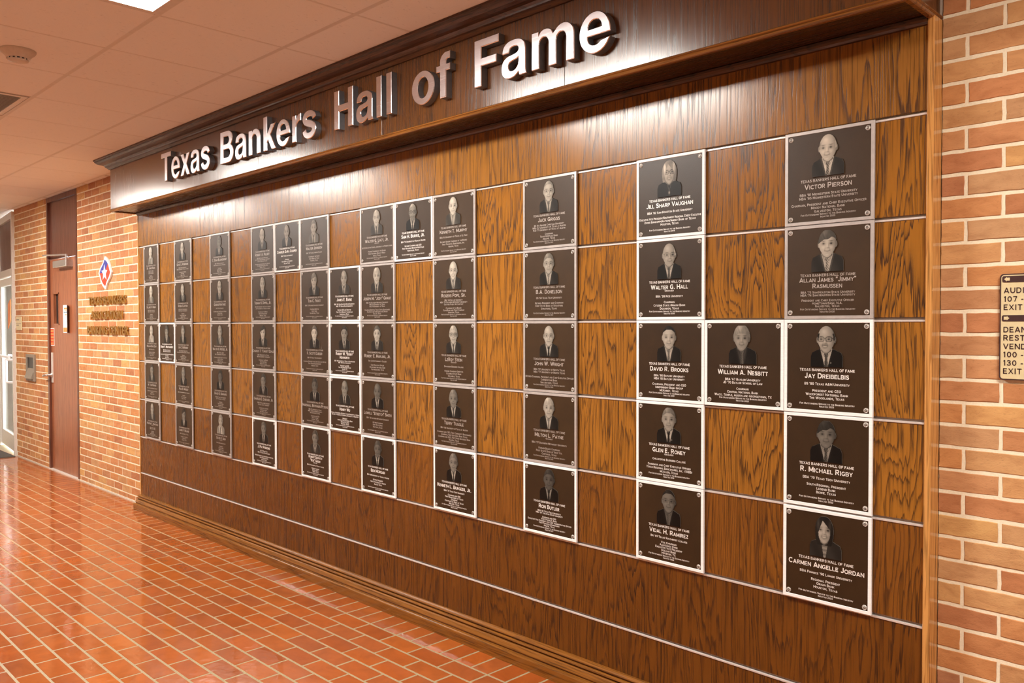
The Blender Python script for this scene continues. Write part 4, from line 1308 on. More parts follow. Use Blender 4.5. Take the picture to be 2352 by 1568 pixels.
# (col,row,description,name,degrees,body,portrait,deceased,year,bright)
PL = [
 (0, 0, 'faded bronze plaque of pale-haired man', 'Dr. James Bean', ["BS '50 Texas A&M", "MS '52 Texas A&M", "PhD '60 Texas A&M"], ['President', 'First State Bank', 'Abilene, Texas'], D(style='full', hair=.75, skin=.62, suit=.30), 0, '2011', 0),
 (0, 1, 'faded bronze plaque of white-shirted man', 'Dillard R. Weber', ["BBA '50 Baylor University", "MBA '55 Baylor University"], ['Chairman', 'Citizens Bank', 'Waco, Texas'], D(style='full', hair=.70, skin=.62, suit=.22), 0, '2011', 0),
 (0, 2, 'faded bronze plaque of light-suited man', 'William Dale Clay', ["BBA '52 Texas Tech"], ['Chairman of the Board', 'First National Bank', 'Dallas, Texas'], D(style='thin', hair=.55, skin=.60, suit=.40, tie=.3), 0, '2011', 0),
 (0, 3, 'dim bronze plaque of dark-haired man', 'W. Tom Perkins', ["BBA '54 Southern Methodist University"], ['Chairman and Chief Executive Officer', 'First Bank', 'Houston, Texas'], D(style='short', hair=.10, skin=.26, suit=.08), 0, '2012', 0),
 (0, 4, 'dim bronze plaque of balding man', 'Preston T. Whitfield', ["BBA '48 Texas A&M", "MBA '50 Texas A&M"], ['Chairman', 'State Bank', 'San Antonio, Texas'], D(style='bald', hair=.3, skin=.42, suit=.10), 1, '2012', 0),
 (1, 2, 'bright-bordered bronze plaque alone between the two leftmost full columns', 'Bobby F. Montgomery', ["BBA '58 Baylor University", "MBA '60 Baylor University"], ['Chairman and Chief Executive Officer Emeritus', 'First Bank', 'Waco, Texas'], D(style='full', hair=.14, skin=.28, suit=.06, turn=-.03), 0, '2016', 1),
 (2, 0, 'faded bronze plaque of bald man', 'Gayle L. Roberson', ["BBA '61 Baylor University", "MBA '63 " + UT], ['Chairman of the Board', 'First Bank', 'Temple, Texas'], D(style='bald', hair=.3, skin=.50, suit=.05), 0, '2012', 0),
 (2, 1, 'bronze plaque of balding man', 'Ronda Clayton', ["BS '66 Texas Tech University", "MS '70 Texas Tech University"], ['President', 'State National Bank', 'Lubbock, Texas'], D(style='thin', hair=.4, skin=.46, suit=.05), 0, '2013', 0),
 (2, 2, 'bronze plaque of grey-haired man', 'Jon C. McKinney', ["BBA '60 North Texas State", 'Southwestern Graduate School of Banking'], ['President', 'First Security Bank', 'Denton, Texas'], D(style='short', hair=.25, skin=.34, suit=.05), 0, '2013', 0),
 (2, 3, 'dim bronze plaque of grey-haired man', 'Paul B. Mosley', ["BBA '58 Southern Methodist University"], ['Chairman', 'First State Bank', 'Dallas, Texas'], D(style='short', hair=.28, skin=.26, suit=.04), 0, '2013', 0),
 (2, 4, 'dim bronze plaque of dark-haired man in glasses', 'James F. Boland', ["BBA '62 University of Texas"], ['Chairman of the Board', 'Citizens Bank', 'Kilgore, Texas'], D(style='part', hair=.06, skin=.24, suit=.02, glasses=1), 0, '2014', 0),
 (4, 0, 'faded bronze plaque of dark-faced man', 'C. Dean Blankenship', ["BBA '59 Baylor University", 'SMU Graduate School of Banking'], ['Chairman', 'American Bank', 'Waco, Texas'], D(style='full', hair=.22, skin=.20, suit=.03), 0, '2012', 0),
 (4, 1, 'bronze plaque of pale-haired man in glasses', 'George Martinez', ["BA '63 Rice University"], ['Chairman and Chief Executive Officer', 'Sterling Bank', 'Houston, Texas'], D(style='short', hair=.5, skin=.46, suit=.07, glasses=1), 0, '2013', 0),
 (4, 2, 'bronze plaque of grey-suited man', 'Walter B. McGee, Jr.', ["BBA '60 Texas A&M", "MBA '66 University of Houston"], ['Chairman and Chief Executive Officer', 'First City Bank', 'Houston, Texas'], D(style='short', hair=.4, skin=.40, suit=.12), 0, '2014', 0),
 (4, 3, 'dim bronze plaque of dark-faced man', 'David B. Barnard', ["BBA '65 Texas Tech University", "JD '70 University of Texas"], ['Chairman', 'First State Bank', 'Abilene, Texas'], D(style='short', hair=.06, skin=.11, suit=.03), 0, '2014', 0),
 (4, 4, 'bronze plaque of light-suited man', 'David R. Seim', ["BBA '66 Baylor University"], ['Chairman', 'Security Bank', 'Odessa, Texas'], D(style='short', hair=.4, skin=.45, suit=.42, tie=.12), 1, '2014', 0),
 (6, 0, 'bronze plaque of smiling white-haired man', 'Robert A. Hulsey', ["BBA '64 Southern Methodist", "JD '67 Southern Methodist University", 'Harvard Business School'], ['President and Chief Executive Officer', 'The American National Bank', 'Terrell, Texas'], D(style='short', hair=.65, skin=.52, suit=.03), 0, '2012', 0),
 (6, 1, 'bronze plaque of pale-haired man', 'Tieman H. Dippel, Jr.', ["BBA '68 " + UT, "JD '71 " + UT], ['Chairman of the Board', 'Brenham Bancshares', 'Brenham, Texas'], D(style='short', hair=.5, skin=.50, suit=.06), 0, '2013', 0),
 (6, 2, 'bronze plaque of dark-haired man', "Charles T. \"Chuck\" Doyle", ["BBA '56 University of Texas", "MBA '62 University of Houston"], ['Chairman of the Board', 'Texas First Bank', 'Texas City, Texas'], D(style='part', hair=.10, skin=.60, suit=.05), 0, '2014', 0),
 (6, 3, 'dim bronze plaque of grey-haired man', 'Charles E. Cheever, Jr.', ["BBA '50 Texas A&M University", "JD '53 St. Mary's University"], ['Chairman of the Board', 'Broadway Bank', 'San Antonio, Texas'], D(style='short', hair=.12, skin=.24, suit=.03), 0, '2014', 0),
 (6, 4, 'bright-bordered bronze plaque of dark-suited man', 'J. Pat Parsons', ["BS '71 Texas Tech", "MBA '73 Texas Tech University"], ['Retired Chairman and Chief Executive Officer', 'First Bank and Trust', 'Lufkin, Texas'], D(style='short', hair=.2, skin=.22, suit=.025), 0, '2015', 1),
 (7, 0, 'shiny bronze plaque alone between the fourth and fifth full columns', 'Charles Gara Cooper', ["BBA '73 Baylor University"], ['Chairman', 'Texas Bank of Commerce', 'Dallas, Texas'], D(style='bald', hair=.3, skin=.42, suit=.02, tie=.5), 0, '2016', 1),
 (8, 0, 'bronze plaque of smiling man in grey suit', 'Walter Johnson', ["BBA '53 Texas Lutheran College"], ['Chairman of the Board', 'Amegy Bank of Texas', 'Houston, Texas'], D(style='short', hair=.3, skin=.46, suit=.24, side=1), 0, '2012', 0),
 (8, 1, 'bronze plaque of man in striped shadow', 'Tom C. Frost', ["BBA '50 Washington and Lee University"], ['Chairman Emeritus', 'Frost Bank', 'San Antonio, Texas'], D(style='part', hair=.3, skin=.46, suit=.05, turn=-.02), 0, '2013', 0),
 (8, 2, 'bronze plaque of pale-faced man', 'F. Scott Dueser', ["BBA '75 Texas Tech University"], ['Chairman, President and Chief Executive Officer', 'First Financial Bankshares', 'Abilene, Texas'], D(style='short', hair=.24, skin=.68, suit=.03, smile=0), 0, '2014', 0),
 (8, 3, 'dim bronze plaque of dark-faced man', 'Marshall Boykman Peters', ["BBA '76 University of Texas", "MBA '78 Texas A&M University", 'SMU Graduate School'], ['Chairman and CEO', 'First Victoria', 'Victoria, Texas'], D(style='short', hair=.12, skin=.13, suit=.025), 0, '2015', 0),
 (8, 4, 'bright-bordered bronze plaque of grey-suited man', ['Robert Griffith', '"Bob" Greer'], ["BBA '68 " + UT], ['Retired Chairman', 'Extraco Bank', 'Temple, Texas'], D(style='short', hair=.14, skin=.24, suit=.075), 1, '2016', 1),
 (9, 1, 'upper plaque of the three-plaque column, with a smiling bald man', 'James E. Baine', ["BBA '66 Sam Houston State University", "MBA '70 Texas State University"], ['Retired CEO and Director', 'First State Bank of Gainesville', 'Gainesville, Texas'], D(style='bald', hair=.25, skin=.40, suit=.10, smile=2), 0, '2017', 1),
 (9, 2, 'middle plaque of the three-plaque column, with a dark-haired man', ['Robert W. "Bobby"', 'Hoxworth'], ["BBA '80 University of Texas at San Antonio", "MBA '92 Baylor University"], ['President and CEO', 'First National Bank Texas', 'Killeen, TX'], D(style='short', hair=.08, skin=.30, suit=.04), 0, '2019', 1),
 (9, 3, 'lower plaque of the three-plaque column, with a balding man in glasses', 'Henry Wu', ['Chemical Engineering, National Taiwan University of Science', 'Master of Science, Economics, University of Houston'], ['President', 'American First National Bank', 'Metro City Bank', 'Houston, Texas'], D(style='bald', hair=.2, skin=.30, suit=.05, glasses=1, pin=1), 0, '2018', 1),
 (10, 0, 'bronze plaque of white-haired man in glasses', 'Walter G. Lacy, Jr.', ["BS '32 Wharton School, University of Pennsylvania"], ['Former Chairman of the Board', 'First National Bank of Waco', 'Waco, Texas'], D(style='thin', hair=.6, skin=.58, suit=.10, glasses=1, smile=0), 1, '2012', 0),
 (10, 1, 'bronze plaque of white-haired man', 'Joseph M. "Jody" Grant', ["BBA '60 Southern Methodist University", "MBA '61 University of Texas", "PhD '70 University of Texas"], ['Chairman Emeritus, Texas Capital Bancshares', 'Chairman and Chief Executive Officer', 'Dallas, Texas'], D(style='full', hair=.62, skin=.54, suit=.07), 0, '2013', 0),
 (10, 2, 'bronze plaque of broadly smiling man', 'Robert E. Marling, Jr.', ['San Jacinto Community College'], ['Chief Executive Officer', 'Woodforest National Bank', 'The Woodlands, Texas'], D(style='short', hair=.2, skin=.54, suit=.06, smile=2), 0, '2014', 0),
 (10, 3, 'dim bronze plaque of dark-faced man', 'Lowell "Stretch" Smith', ["BBA '72 Southern Methodist University"], ['Retired Chairman', 'First State Bank', 'Rio Vista, Texas'], D(style='bald', hair=.15, skin=.16, suit=.02), 0, '2015', 0),
 (10, 4, 'bright-bordered dark plaque of dark-suited man', 'Ben Morgan', ["BBA '68 " + UT], ['Retired President', 'First State Bank of Austin', 'Austin, Texas'], D(style='short', hair=.15, skin=.15, suit=.018), 0, '2016', 1),
 (11, 0, 'satin plaque of bearded man in dark glasses, alone in the top row', 'Sam H. Burris, Jr.', ["BBA '74 " + UT], ['Retired Chairman and CEO', 'First National Bank of Huntsville', 'Huntsville, Texas'], D(style='thin', hair=.5, skin=.30, suit=.018, glasses=2, beard=.25), 0, '2018', 1),
 (12, 0, 'bronze plaque of pale bald man', 'Kenneth T. Murphy', ["BBA '61 University of Texas at El Paso"], ['Retired Senior Chairman of the Board', 'First Financial Bankshares, Inc.', 'Abilene, Texas'], D(style='bald', hair=.5, skin=.70, suit=.12, tie=.35, smile=0), 0, '2012', 0),
 (12, 1, 'bronze plaque of smiling bald man in glasses', 'Rogers Pope, Sr.', ["BBA '64 Baylor University", "MBA '70 Southern Methodist University", 'Certified Public Accountant'], ['Chairman of the Board', 'Texas Bank and Trust Company', 'Longview, Texas'], D(style='bald', hair=.5, skin=.64, suit=.07, glasses=1, smile=2, tie=.2, pat=.6), 0, '2013', 0),
 (12, 2, 'bronze plaque of white-haired man in black glasses', 'LeRoy Stein', ['Draughon Business College'], ['Former Chairman Emeritus', 'Columbus State Bank', 'Columbus, Texas'], D(style='short', hair=.55, skin=.48, suit=.06, glasses=2, smile=0), 1, '2014', 0),
 (12, 3, 'dim bronze plaque of grey-haired man', 'Terry Tuggle', ["BBA '68 " + UT], ['Chairman and CEO, First Community Bancshares', 'Chairman, First National Bank Texas', 'Chairman and CEO, Fort Hood National Bank', 'Killeen, Texas'], D(style='short', hair=.32, skin=.24, suit=.035, dx=-.02), 0, '2015', 0),
 (12, 4, 'bright-bordered dark plaque of man in glasses', 'Kenneth L. Burgess, Jr.', ["BBA '76 Texas Tech University"], ['Chairman and CEO', 'First Bancshares of Texas', 'Chairman', 'FirstCapital Bank of Texas', 'Midland, Texas'], D(style='short', hair=.3, skin=.26, suit=.018, glasses=1, dx=-.03), 0, '2016', 1),
 (14, 0, 'pebbled bronze plaque of smiling man in thin glasses', 'Jack Griggs', ["BS '64 Abilene Christian University", "MBA '67 " + UT, "PhD '71 " + UT], ['Chairman', 'Texas Heritage Bank', 'Abilene, Texas'], D(style='thin', hair=.42, skin=.58, suit=.06, glasses=1, tie=.22), 0, '2012', 0),
 (14, 1, 'pebbled bronze plaque of solemn man in glasses', 'B.A. Donelson', ["BS '58 Texas Tech University"], ['Retired President and Chairman', 'First State Bank of Stratford', 'Stratford, Texas'], D(style='short', hair=.34, skin=.46, suit=.05, glasses=1, smile=0, tie=.3, pat=.6), 0, '2013', 0),
 (14, 2, 'bronze plaque of solemn bald man in glasses', 'John W. Wright', ["BBA '57 University of North Texas", "MBA '77 University of North Texas"], ['Retired Chairman, President and Chief Executive Officer', 'Cornerstone Bank', 'San Antonio, Texas'], D(style='bald', hair=.4, skin=.52, suit=.045, glasses=1, smile=0, tie=.05), 0, '2014', 0),
 (14, 3, 'bronze plaque of white-haired man leaning left', 'Milton L. Payne', ["BBA '57 Southern Methodist University"], ['Former Board Chairman', 'First State Bank & Trust Co.', 'Carthage, Texas'], D(style='part', hair=.58, skin=.50, suit=.035, smile=0, tie=.3), 1, '2015', 0),
 (14, 4, 'bright-bordered dark plaque of dark-faced man', 'Ron Butler', ["BBA '82 Texas Tech University", "MBA '87 Tarleton State University"], ['Chairman and CEO', 'First Financial Bank', 'Executive Vice President and Chief Administrative Officer', 'First Financial Bankshares', 'Abilene, Texas'], D(style='short', hair=.10, skin=.10, suit=.014, tie=.04, shirt=.38), 0, '2017', 1),
 (16, 0, 'grey-sheened plaque of blonde woman in glasses', 'Jill Sharp Vaughan', ["BBA '82 Sam Houston State University"], ['Executive Vice President/Southwest Regional Credit Executive', 'Zions Bancorporation/Amegy Bank of Texas', 'Houston, Texas'], D(woman=1, style='bob', hair=.50, skin=.56, suit=.018, glasses=2, smile=2, pendant=1, rx=.24), 0, '2018', 1),
 (16, 1, 'bright-bordered plaque of old bald man in glasses', 'Walter G. Hall', ["BBA '28 Rice University"], ['Chairman', 'Citizens State (Makin) Bank', 'Dickinson, Texas'], D(style='bald', hair=.55, skin=.46, suit=.022, glasses=1, tie=.18, turn=.03), 1, '2018', 1),
 (16, 2, 'bright-bordered plaque of smiling man with receding dark hair', 'David R. Brooks', ["BBA '80 Baylor University", "MBA '81 Baylor University"], ['Chairman, President and CEO', 'Independent Bank Group', 'McKinney, Texas'], D(style='thin', hair=.05, skin=.54, suit=.03, tie=.26, smile=1), 0, '2019', 1),
 (16, 3, 'bright-bordered plaque of grey-haired man with lapel pin', 'Glen E. Roney', ['Chillicothe Business College'], ['Chairman and Chief Executive Officer', 'Texas Regional Bancshares, Inc. (TRBS)', 'McAllen, Texas'], D(style='short', hair=.32, skin=.40, suit=.022, tie=.035, pin=1), 1, '2019', 1),
 (16, 4, 'bright-bordered plaque of smiling dark-haired man in pale tie', 'Vidal H. Ramirez', ["BA '69 Texas Southmost College"], ['Vice Chairman', 'Allegiance Bank', 'Executive Vice President', 'Stellar Bank', 'Houston, TX'], D(style='thin', hair=.05, skin=.19, suit=.014, tie=.16, shirt=.20, glasses=1), 0, '2024', 1),
 (17, 2, 'white-bordered plaque of fair-haired man, alone between the two rightmost full columns', 'William A. Nesbitt', ["BBA '67 Baylor University", "JD '70 Baylor School of Law"], ['Chairman', 'Central National Bank', 'Waco, Temple, Austin and Georgetown, TX'], D(style='full', hair=.42, skin=.36, suit=.024, shirt=.10, tie=.16, dx=-.03, side=1), 0, '2023', 1),
 (18, 0, 'bronze plaque of pale bald man in patterned tie', 'Victor Pierson', ["BBA '81 Midwestern State University", "MBA '85 Midwestern State University"], ['Chairman, President and Chief Executive Officer', 'Moody National Bank', 'Galveston, Texas'], D(style='bald', hair=.6, skin=.78, suit=.075, tie=.28, pat=.6, shirt=.85, turn=-.03, smile=1), 0, '2020', 0),
 (18, 1, 'bronze plaque of smiling man with neat side-parted hair', ['Allan James "Jimmy"', 'Rasmussen'], ["BBA '73 Sam Houston State University", "MBA '74 Sam Houston State University"], ['President and Chief Executive Officer', 'HomeTown Bank, N.A.', 'Galveston, Texas'], D(style='part', hair=.20, skin=.64, suit=.07, tie=.36, pat=.6), 0, '2020', 0),
 (18, 2, 'dark plaque of smiling bald man in black-rimmed glasses', 'Jay Dreibelbis', ["BS '80 Texas A&M University"], ['President and CEO', 'Woodforest National Bank', 'The Woodlands, Texas'], D(style='bald', hair=.05, skin=.44, suit=.012, tie=.12, glasses=2, smile=2, stache=1, pin=1, dx=-.02, turn=-.035), 0, '2023', 1),
 (18, 3, 'dark plaque of grey-faced man in striped tie', 'R. Michael Rigby', ["BBA '70 Texas Tech University"], ['South Regional President', 'Legend Bank', 'Bowie, Texas'], D(style='part', hair=.08, skin=.20, suit=.014, tie=.12, shirt=.42, pat=.5), 0, '2022', 1),
 (18, 4, 'dark plaque of smiling long-haired woman', 'Carmen Angelle Jordan', ["BBA Finance '90 Lamar University"], ['Regional President', 'Origin Bank', 'Houston, Texas'], D(woman=1, style='long', hair=.05, skin=.48, suit=.06, blouse=.42, smile=2, rx=.235, dx=-.04), 0, '2024', 1),
]
for col, row, desc, name, deg, body, pr, dec, yr, br in PL:
    single = col in (1, 7, 9, 11, 17)
    plaque(col, row, desc if single else lab(desc, col, row), name, deg, body, pr, bool(dec), yr, bool(br),
           dz=(-0.004 if (col, row) == (18, 4) else 0.0), tilt=random.uniform(-0.003, 0.003))

# ================================================================== WOODEN DOOR
yb = YB
door = empty('door_1', ((DX0 + DX1) / 2, yb + 0.05, 0))
tag(door, 'reddish wooden door with matching panel above in the left brick wall', None, None, 'structure')
ox, oy = (DX0 + DX1) / 2, yb + 0.05
def dl(mb, name, mats, smooth=False, parent=None):
    mb.v = [(x - ox, y - oy, z) for x, y, z in mb.v]
    return mb.build(name, mats, parent or door, smooth)
JW = 0.045
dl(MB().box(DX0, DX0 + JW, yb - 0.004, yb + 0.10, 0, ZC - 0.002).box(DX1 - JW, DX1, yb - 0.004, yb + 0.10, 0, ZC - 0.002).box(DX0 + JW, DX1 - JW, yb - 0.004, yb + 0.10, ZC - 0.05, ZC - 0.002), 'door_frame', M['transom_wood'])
LX0, LX1 = DX0 + JW + 0.003, DX1 - JW - 0.003
DT = 2.235
leaf = MB()
wx0, wx1, wz0, wz1 = -2.655, -2.475, 1.545, 1.885
for q in ((LX0, wx0, 0.012, DT), (wx1, LX1, 0.012, DT), (wx0, wx1, 0.012, wz0), (wx0, wx1, wz1, DT)):
    leaf.box(q[0], q[1], yb + 0.018, yb + 0.062, q[2], q[3])
lf = dl(leaf, 'door_leaf', M['door_wood'])
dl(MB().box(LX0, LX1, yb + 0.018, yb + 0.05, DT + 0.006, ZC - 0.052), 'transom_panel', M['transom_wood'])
vf = MB()
for q in ((wx0, wx0 + 0.014, wz0, wz1), (wx1 - 0.014, wx1, wz0, wz1), (wx0, wx1, wz0, wz0 + 0.014), (wx0, wx1, wz1 - 0.014, wz1)):
    vf.box(q[0], q[1], yb + 0.014, yb + 0.064, q[2], q[3])
dl(vf, 'vision_frame', M['door_wood'])
dl(MB().box(wx0 + 0.014, wx1 - 0.014, yb + 0.040, yb + 0.046, wz0 + 0.014, wz1 - 0.014), 'vision_pane', M['black'])
for zc_ in (2.05, 1.185, 0.325):
    dl(MB().box(LX1 - 0.03, LX1 + 0.004, yb + 0.012, yb + 0.02, zc_ - 0.055, zc_ + 0.055).tube([(LX1 + 0.001, yb + 0.010, zc_ - 0.06), (LX1 + 0.001, yb + 0.010, zc_ + 0.06)], 0.007), 'hinge', M['silver'])
cl = dl(MB().bevel_box(-2.44, -2.02, yb - 0.05, yb + 0.018, 2.135, 2.205, 0.006), 'door_closer', M['silver'])
dl(MB().tube([(-2.10, yb - 0.02, 2.205), (-2.10, yb - 0.02, 2.262)], 0.012).tube([(-2.10, yb - 0.02, 2.255), (-2.78, yb - 0.045, 2.285)], 0.009).tube([(-2.78, yb - 0.045, 2.285), (-2.80, yb - 0.012, 2.285)], 0.007), 'closer_arm', M['silver'])
dl(MB().box(-2.745, -2.690, yb + 0.012, yb + 0.018, 0.93, 1.25), 'lock_plate', M['door_metal'])
dl(MB().lathe([(0.024, 0), (0.024, 0.012), (0.012, 0.016), (0.012, 0.05)], 20, 'y', 0, (-2.717, yb + 0.012, 1.010)).tube([(-2.717, yb - 0.036, 1.010), (-2.76, yb - 0.048, 1.008), (-2.81, yb - 0.046, 1.002), (-2.845, yb - 0.040, 0.998)], 0.011, 12), 'lever_handle', M['silver'], True)
dl(MB().box(DX0, DX1, yb - 0.01, yb + 0.10, -0.003, 0.010), 'threshold', M['door_metal'])

# papers on the door
np_ = empty('notice_sheet', (-2.235, yb + 0.017, 1.465))
tag(np_, 'curled white notice sheet with orange print taped to the wooden door', 'notice')
pm = MB()
N = 10
PWd, PHt = 0.215, 0.285
def curl(s):
    return -0.001 - 0.030 * max(0, s - 0.45) ** 2 * 3
vv = []
for j in range(2):
    for i in range(N + 1):
        s = i / N
        vv.append(((s - 0.5) * PWd, curl(s), j * PHt))
vv2 = [(x, y + 0.0008, z) for x, y, z in vv]
ff = [(i, i + 1, N + 2 + i, N + 1 + i) for i in range(N)]
pm.add(vv, ff).add(vv2, [tuple(reversed(q)) for q in ff])
pm.build('sheet', M['paper'], np_)
bn = MB()
def strip(mb, s0, s1, z0, z1, mi=0):
    n = 6
    v = []
    for j in range(2):
        for i in range(n + 1):
            s = s0 + (s1 - s0) * i / n
            v.append(((s - 0.5) * PWd, curl(s) - 0.0006, z0 if j == 0 else z1))
    mb.add(v, [(i, i + 1, n + 2 + i, n + 1 + i) for i in range(n)], mi)
strip(bn, 0.04, 0.97, 0.008, 0.052, 0)
strip(bn, 0.15, 0.85, 0.240, 0.258, 0); strip(bn, 0.25, 0.80, 0.228, 0.236, 0)
strip(bn, 0.10, 0.88, 0.206, 0.217, 1); strip(bn, 0.30, 0.55, 0.180, 0.190, 0)
for q in range(5):
    strip(bn, 0.28, 0.70 - 0.05 * (q % 2), 0.165 - q * 0.012, 0.168 - q * 0.012, 2)
bn.build('printed_lines', [M['orange'], M['teal'], M['grey_print']], np_)
st = empty('warning_sticker', (-2.700, yb + 0.017, 1.325))
tag(st, 'small orange and red printed sticker on the latch edge of the wooden door', 'sticker')
MB().box(-0.062, 0.062, -0.0015, 0.0, 0, 0.185).build('sticker_sheet', M['paper'], st)
sm_ = MB().box(-0.056, 0.056, -0.0022, -0.0015, 0.006, 0.179)
for q in range(5):
    sm_.box(-0.045, 0.040, -0.0030, -0.0022, 0.015 + q * 0.033, 0.032 + q * 0.033, 1)
sm_.build('sticker_print', [M['red'], M['orange']], st)

# ================================================================== THINGS ON THE LEFT BRICK WALL
em = empty('emblem_sign', (-1.03, yb - 0.001, 1.872))
tag(em, 'white diamond emblem with blue and red fields and a white star on brick', 'sign')
def wavy(sx, sz, n=14):
    """flag-like diamond with S curved edges, centred at (0, .152)"""
    pts = []
    corners = [(0.0, 0.152), (0.165, 0.004), (0.010, -0.152), (-0.165, 0.0)]
    for a in range(4):
        p0, p1 = corners[a], corners[(a + 1) % 4]
        for i in range(n):
            t = i / n
            dx, dz = p1[0] - p0[0], p1[1] - p0[1]
            L = math.hypot(dx, dz)
            off = 0.024 * math.sin(math.pi * min(1, t * 1.15)) if a in (0, 2) else 0.007 * math.sin(2 * math.pi * t)
            pts.append((sx * (p0[0] + dx * t - dz / L * off), 0.152 + sz * (p0[1] + dz * t + dx / L * off)))
    return pts
out = wavy(1.0, 1.0)
MB().prism_poly(out, -0.014, 0.0).build('white_backing', M['white'], em)
inn = wavy(0.80, 0.80)
n4 = len(inn) // 4
# blue: upper left half; red: lower right half (split along the line from left corner to the top-right edge)
bl = inn[3 * n4:] + inn[0:n4 // 2 + 1] + [(0.0, 0.152)]
rd = inn[n4 // 2:3 * n4 + 1] + [(0.0, 0.152)]
MB().prism_poly(bl, -0.0165, -0.014).build('blue_field', M['blue'], em)
MB().prism_poly(rd, -0.0165, -0.014).build('red_field', M['red'], em)
star = []
for i in range(10):
    a = math.pi / 2 + i * math.pi / 5
    rr = 0.080 if i % 2 == 0 else 0.034
    star.append((rr * math.cos(a) * 1.0, 0.150 + rr * math.sin(a) * 0.98))
star = star[::-1]
MB().prism_poly(star, -0.0185, -0.0165).build('star', M['white'], em)

gl_ = empty('brass_wall_lettering', (-1.0, yb - 0.001, 1.455))
tag(gl_, 'three lines of raised brass capitals below the emblem on the brick wall', 'sign')
load_glyphs('TEXASBNKROCIG', 'wide', 0.016, 3, 0.06)
for txt, xa, xb, z in (('TEXAS BANKERS', -1.470, -0.530, 1.735), ('ASSOCIATION', -1.415, -0.600, 1.600), ('BANKING CENTER', -1.520, -0.478, 1.459)):
    items, w = layout(txt, 'wide', 0.074, True)
    t = _gl['wide']
    k_ = (xb - xa) / w
    for g, s, x in items:
        co, fs, adv = t[g]
        if co is None: continue
        mb = MB()
        mb.add([(xa + (x + p[0] * s) * k_ + 1.0, -0.012 - p[2] * s, z + p[1] * s - 1.455) for p in co], fs)
        mb.build('letter', M['gold'], gl_)

bx = empty('wall_intercom', (-3.40, yb - 0.002, 0.915))
tag(bx, 'tan recessed call box with dark upper window on the brick left of the wooden door', 'call box')
b = MB()
for q in ((-0.155, -0.125, 0, 0.30), (0.125, 0.155, 0, 0.30), (-0.125, 0.125, 0, 0.03), (-0.125, 0.125, 0.265, 0.30)):
    b.bevel_box(q[0], q[1], -0.020, 0.0, q[2], q[3], 0.003)
b.build('box_frame', M['vent'], bx)
MB().box(-0.125, 0.125, -0.006, 0.0, 0.12, 0.265).build('dark_window', M['black'], bx)
MB().add([(-0.125, -0.006, 0.145), (0.125, -0.006, 0.145), (0.125, -0.045, 0.03), (-0.125, -0.045, 0.03), (-0.125, 0, 0.03), (0.125, 0, 0.03), (-0.125, 0, 0.145), (0.125, 0, 0.145)],
         [(0, 3, 2, 1), (3, 4, 5, 2), (0, 6, 4, 3), (1, 2, 5, 7), (0, 1, 7, 6), (4, 6, 7, 5)]).build('sloped_panel', M['vent'], bx)
rs = empty('room_sign', (-3.855, yb - 0.002, 1.485))
tag(rs, 'small cream room sign plate on brick beside the glass door', 'sign')
MB().bevel_box(-0.105, 0.105, -0.010, 0, 0.0, 0.155, 0.003).build('plate', M['sign_tan'], rs)
MB().box(-0.085, 0.02, -0.0115, -0.010, 0.115, 0.125).box(-0.085, 0.01, -0.0115, -0.010, 0.055, 0.063).box(-0.100, 0.100, -0.0112, -0.010, 0.076, 0.080).build('plate_lines', M['sign_dark'], rs)

# ================================================================== GLASS ENTRANCE at the far left
ang = math.atan2(0.106, -0.994)
ga = empty('door_2', (GX, yb, 0))
ga.rotation_euler = (0, 0, ang - math.pi)       # local -x runs to the left along the storefront
tag(ga, 'aluminium framed glass entrance door with a dark panel above at far left', None, None, 'structure')
def bars(name, lst, mat, y0=-0.03, y1=0.06):
    mb = MB()
    for (a, c, d, e) in lst:
        mb.bevel_box(a, c, y0, y1, d, e, 0.003)
    return mb.build(name, mat, ga)
bars('entrance_frame', [(-0.055, 0.0, 0, 2.88), (-1.20, -1.14, 0, 2.88), (-2.15, -2.08, 0, 2.88), (-1.14, -0.055, 2.80, 2.88), (-2.08, -1.20, 2.80, 2.88), (-1.14, -0.055, 2.13, 2.215), (-2.08, -1.20, 2.13, 2.215)], M['door_metal'])
MB().box(-1.14, -0.055, 0.0, 0.03, 2.215, 2.80).build('header_panel', M['transom_wood'], ga)
MB().box(-2.08, -1.20, 0.0, 0.03, 2.215, 2.80).build('header_panel', M['transom_wood'], ga)
bars('door_stile', [(-0.150, -0.062, 0.03, 2.12)], M['door_metal'], -0.01, 0.04)
bars('door_stile', [(-1.132, -1.05, 0.03, 2.12)], M['door_metal'], -0.01, 0.04)
bars('door_rail', [(-1.05, -0.150, 0.03, 0.22)], M['door_metal'], -0.01, 0.04)
bars('door_rail', [(-1.05, -0.150, 2.03, 2.12)], M['door_metal'], -0.01, 0.04)
MB().box(-1.05, -0.150, 0.010, 0.018, 0.22, 2.03).build('glass_pane', M['glass'], ga)
MB().box(-2.08, -1.20, 0.010, 0.018, 0.02, 2.13).build('glass_pane', M['glass'], ga)
MB().tube([(-0.13, -0.01, 1.13), (-0.22, -0.06, 1.13), (-0.30, -0.06, 1.13), (-0.30, -0.06, 0.86), (-0.22, -0.06, 0.86), (-0.13, -0.01, 0.86)], 0.013).build('pull_handle', M['white'], ga)
MB().tube([(-1.06, -0.05, 1.16), (-0.14, -0.05, 1.16)], 0.014).build('push_bar', M['white'], ga)
MB().lathe([(0.018, 0), (0.018, 0.012), (0.010, 0.016)], 16, 'y', 0, (-0.10, -0.010, 1.36)).build('lock_cylinder', M['black'], ga)
MB().prism_poly([(-0.62, 1.50), (-0.42, 1.60), (-0.42, 1.86), (-0.62, 1.80)], 0.006, 0.010).build('orange_decal', M['orange'], ga)
mt = MB().bevel_box(-5.6, -3.95, -0.75, 0.02, 0.0, 0.012, 0.005, face='z').build('entrance_mat', M['mat'])
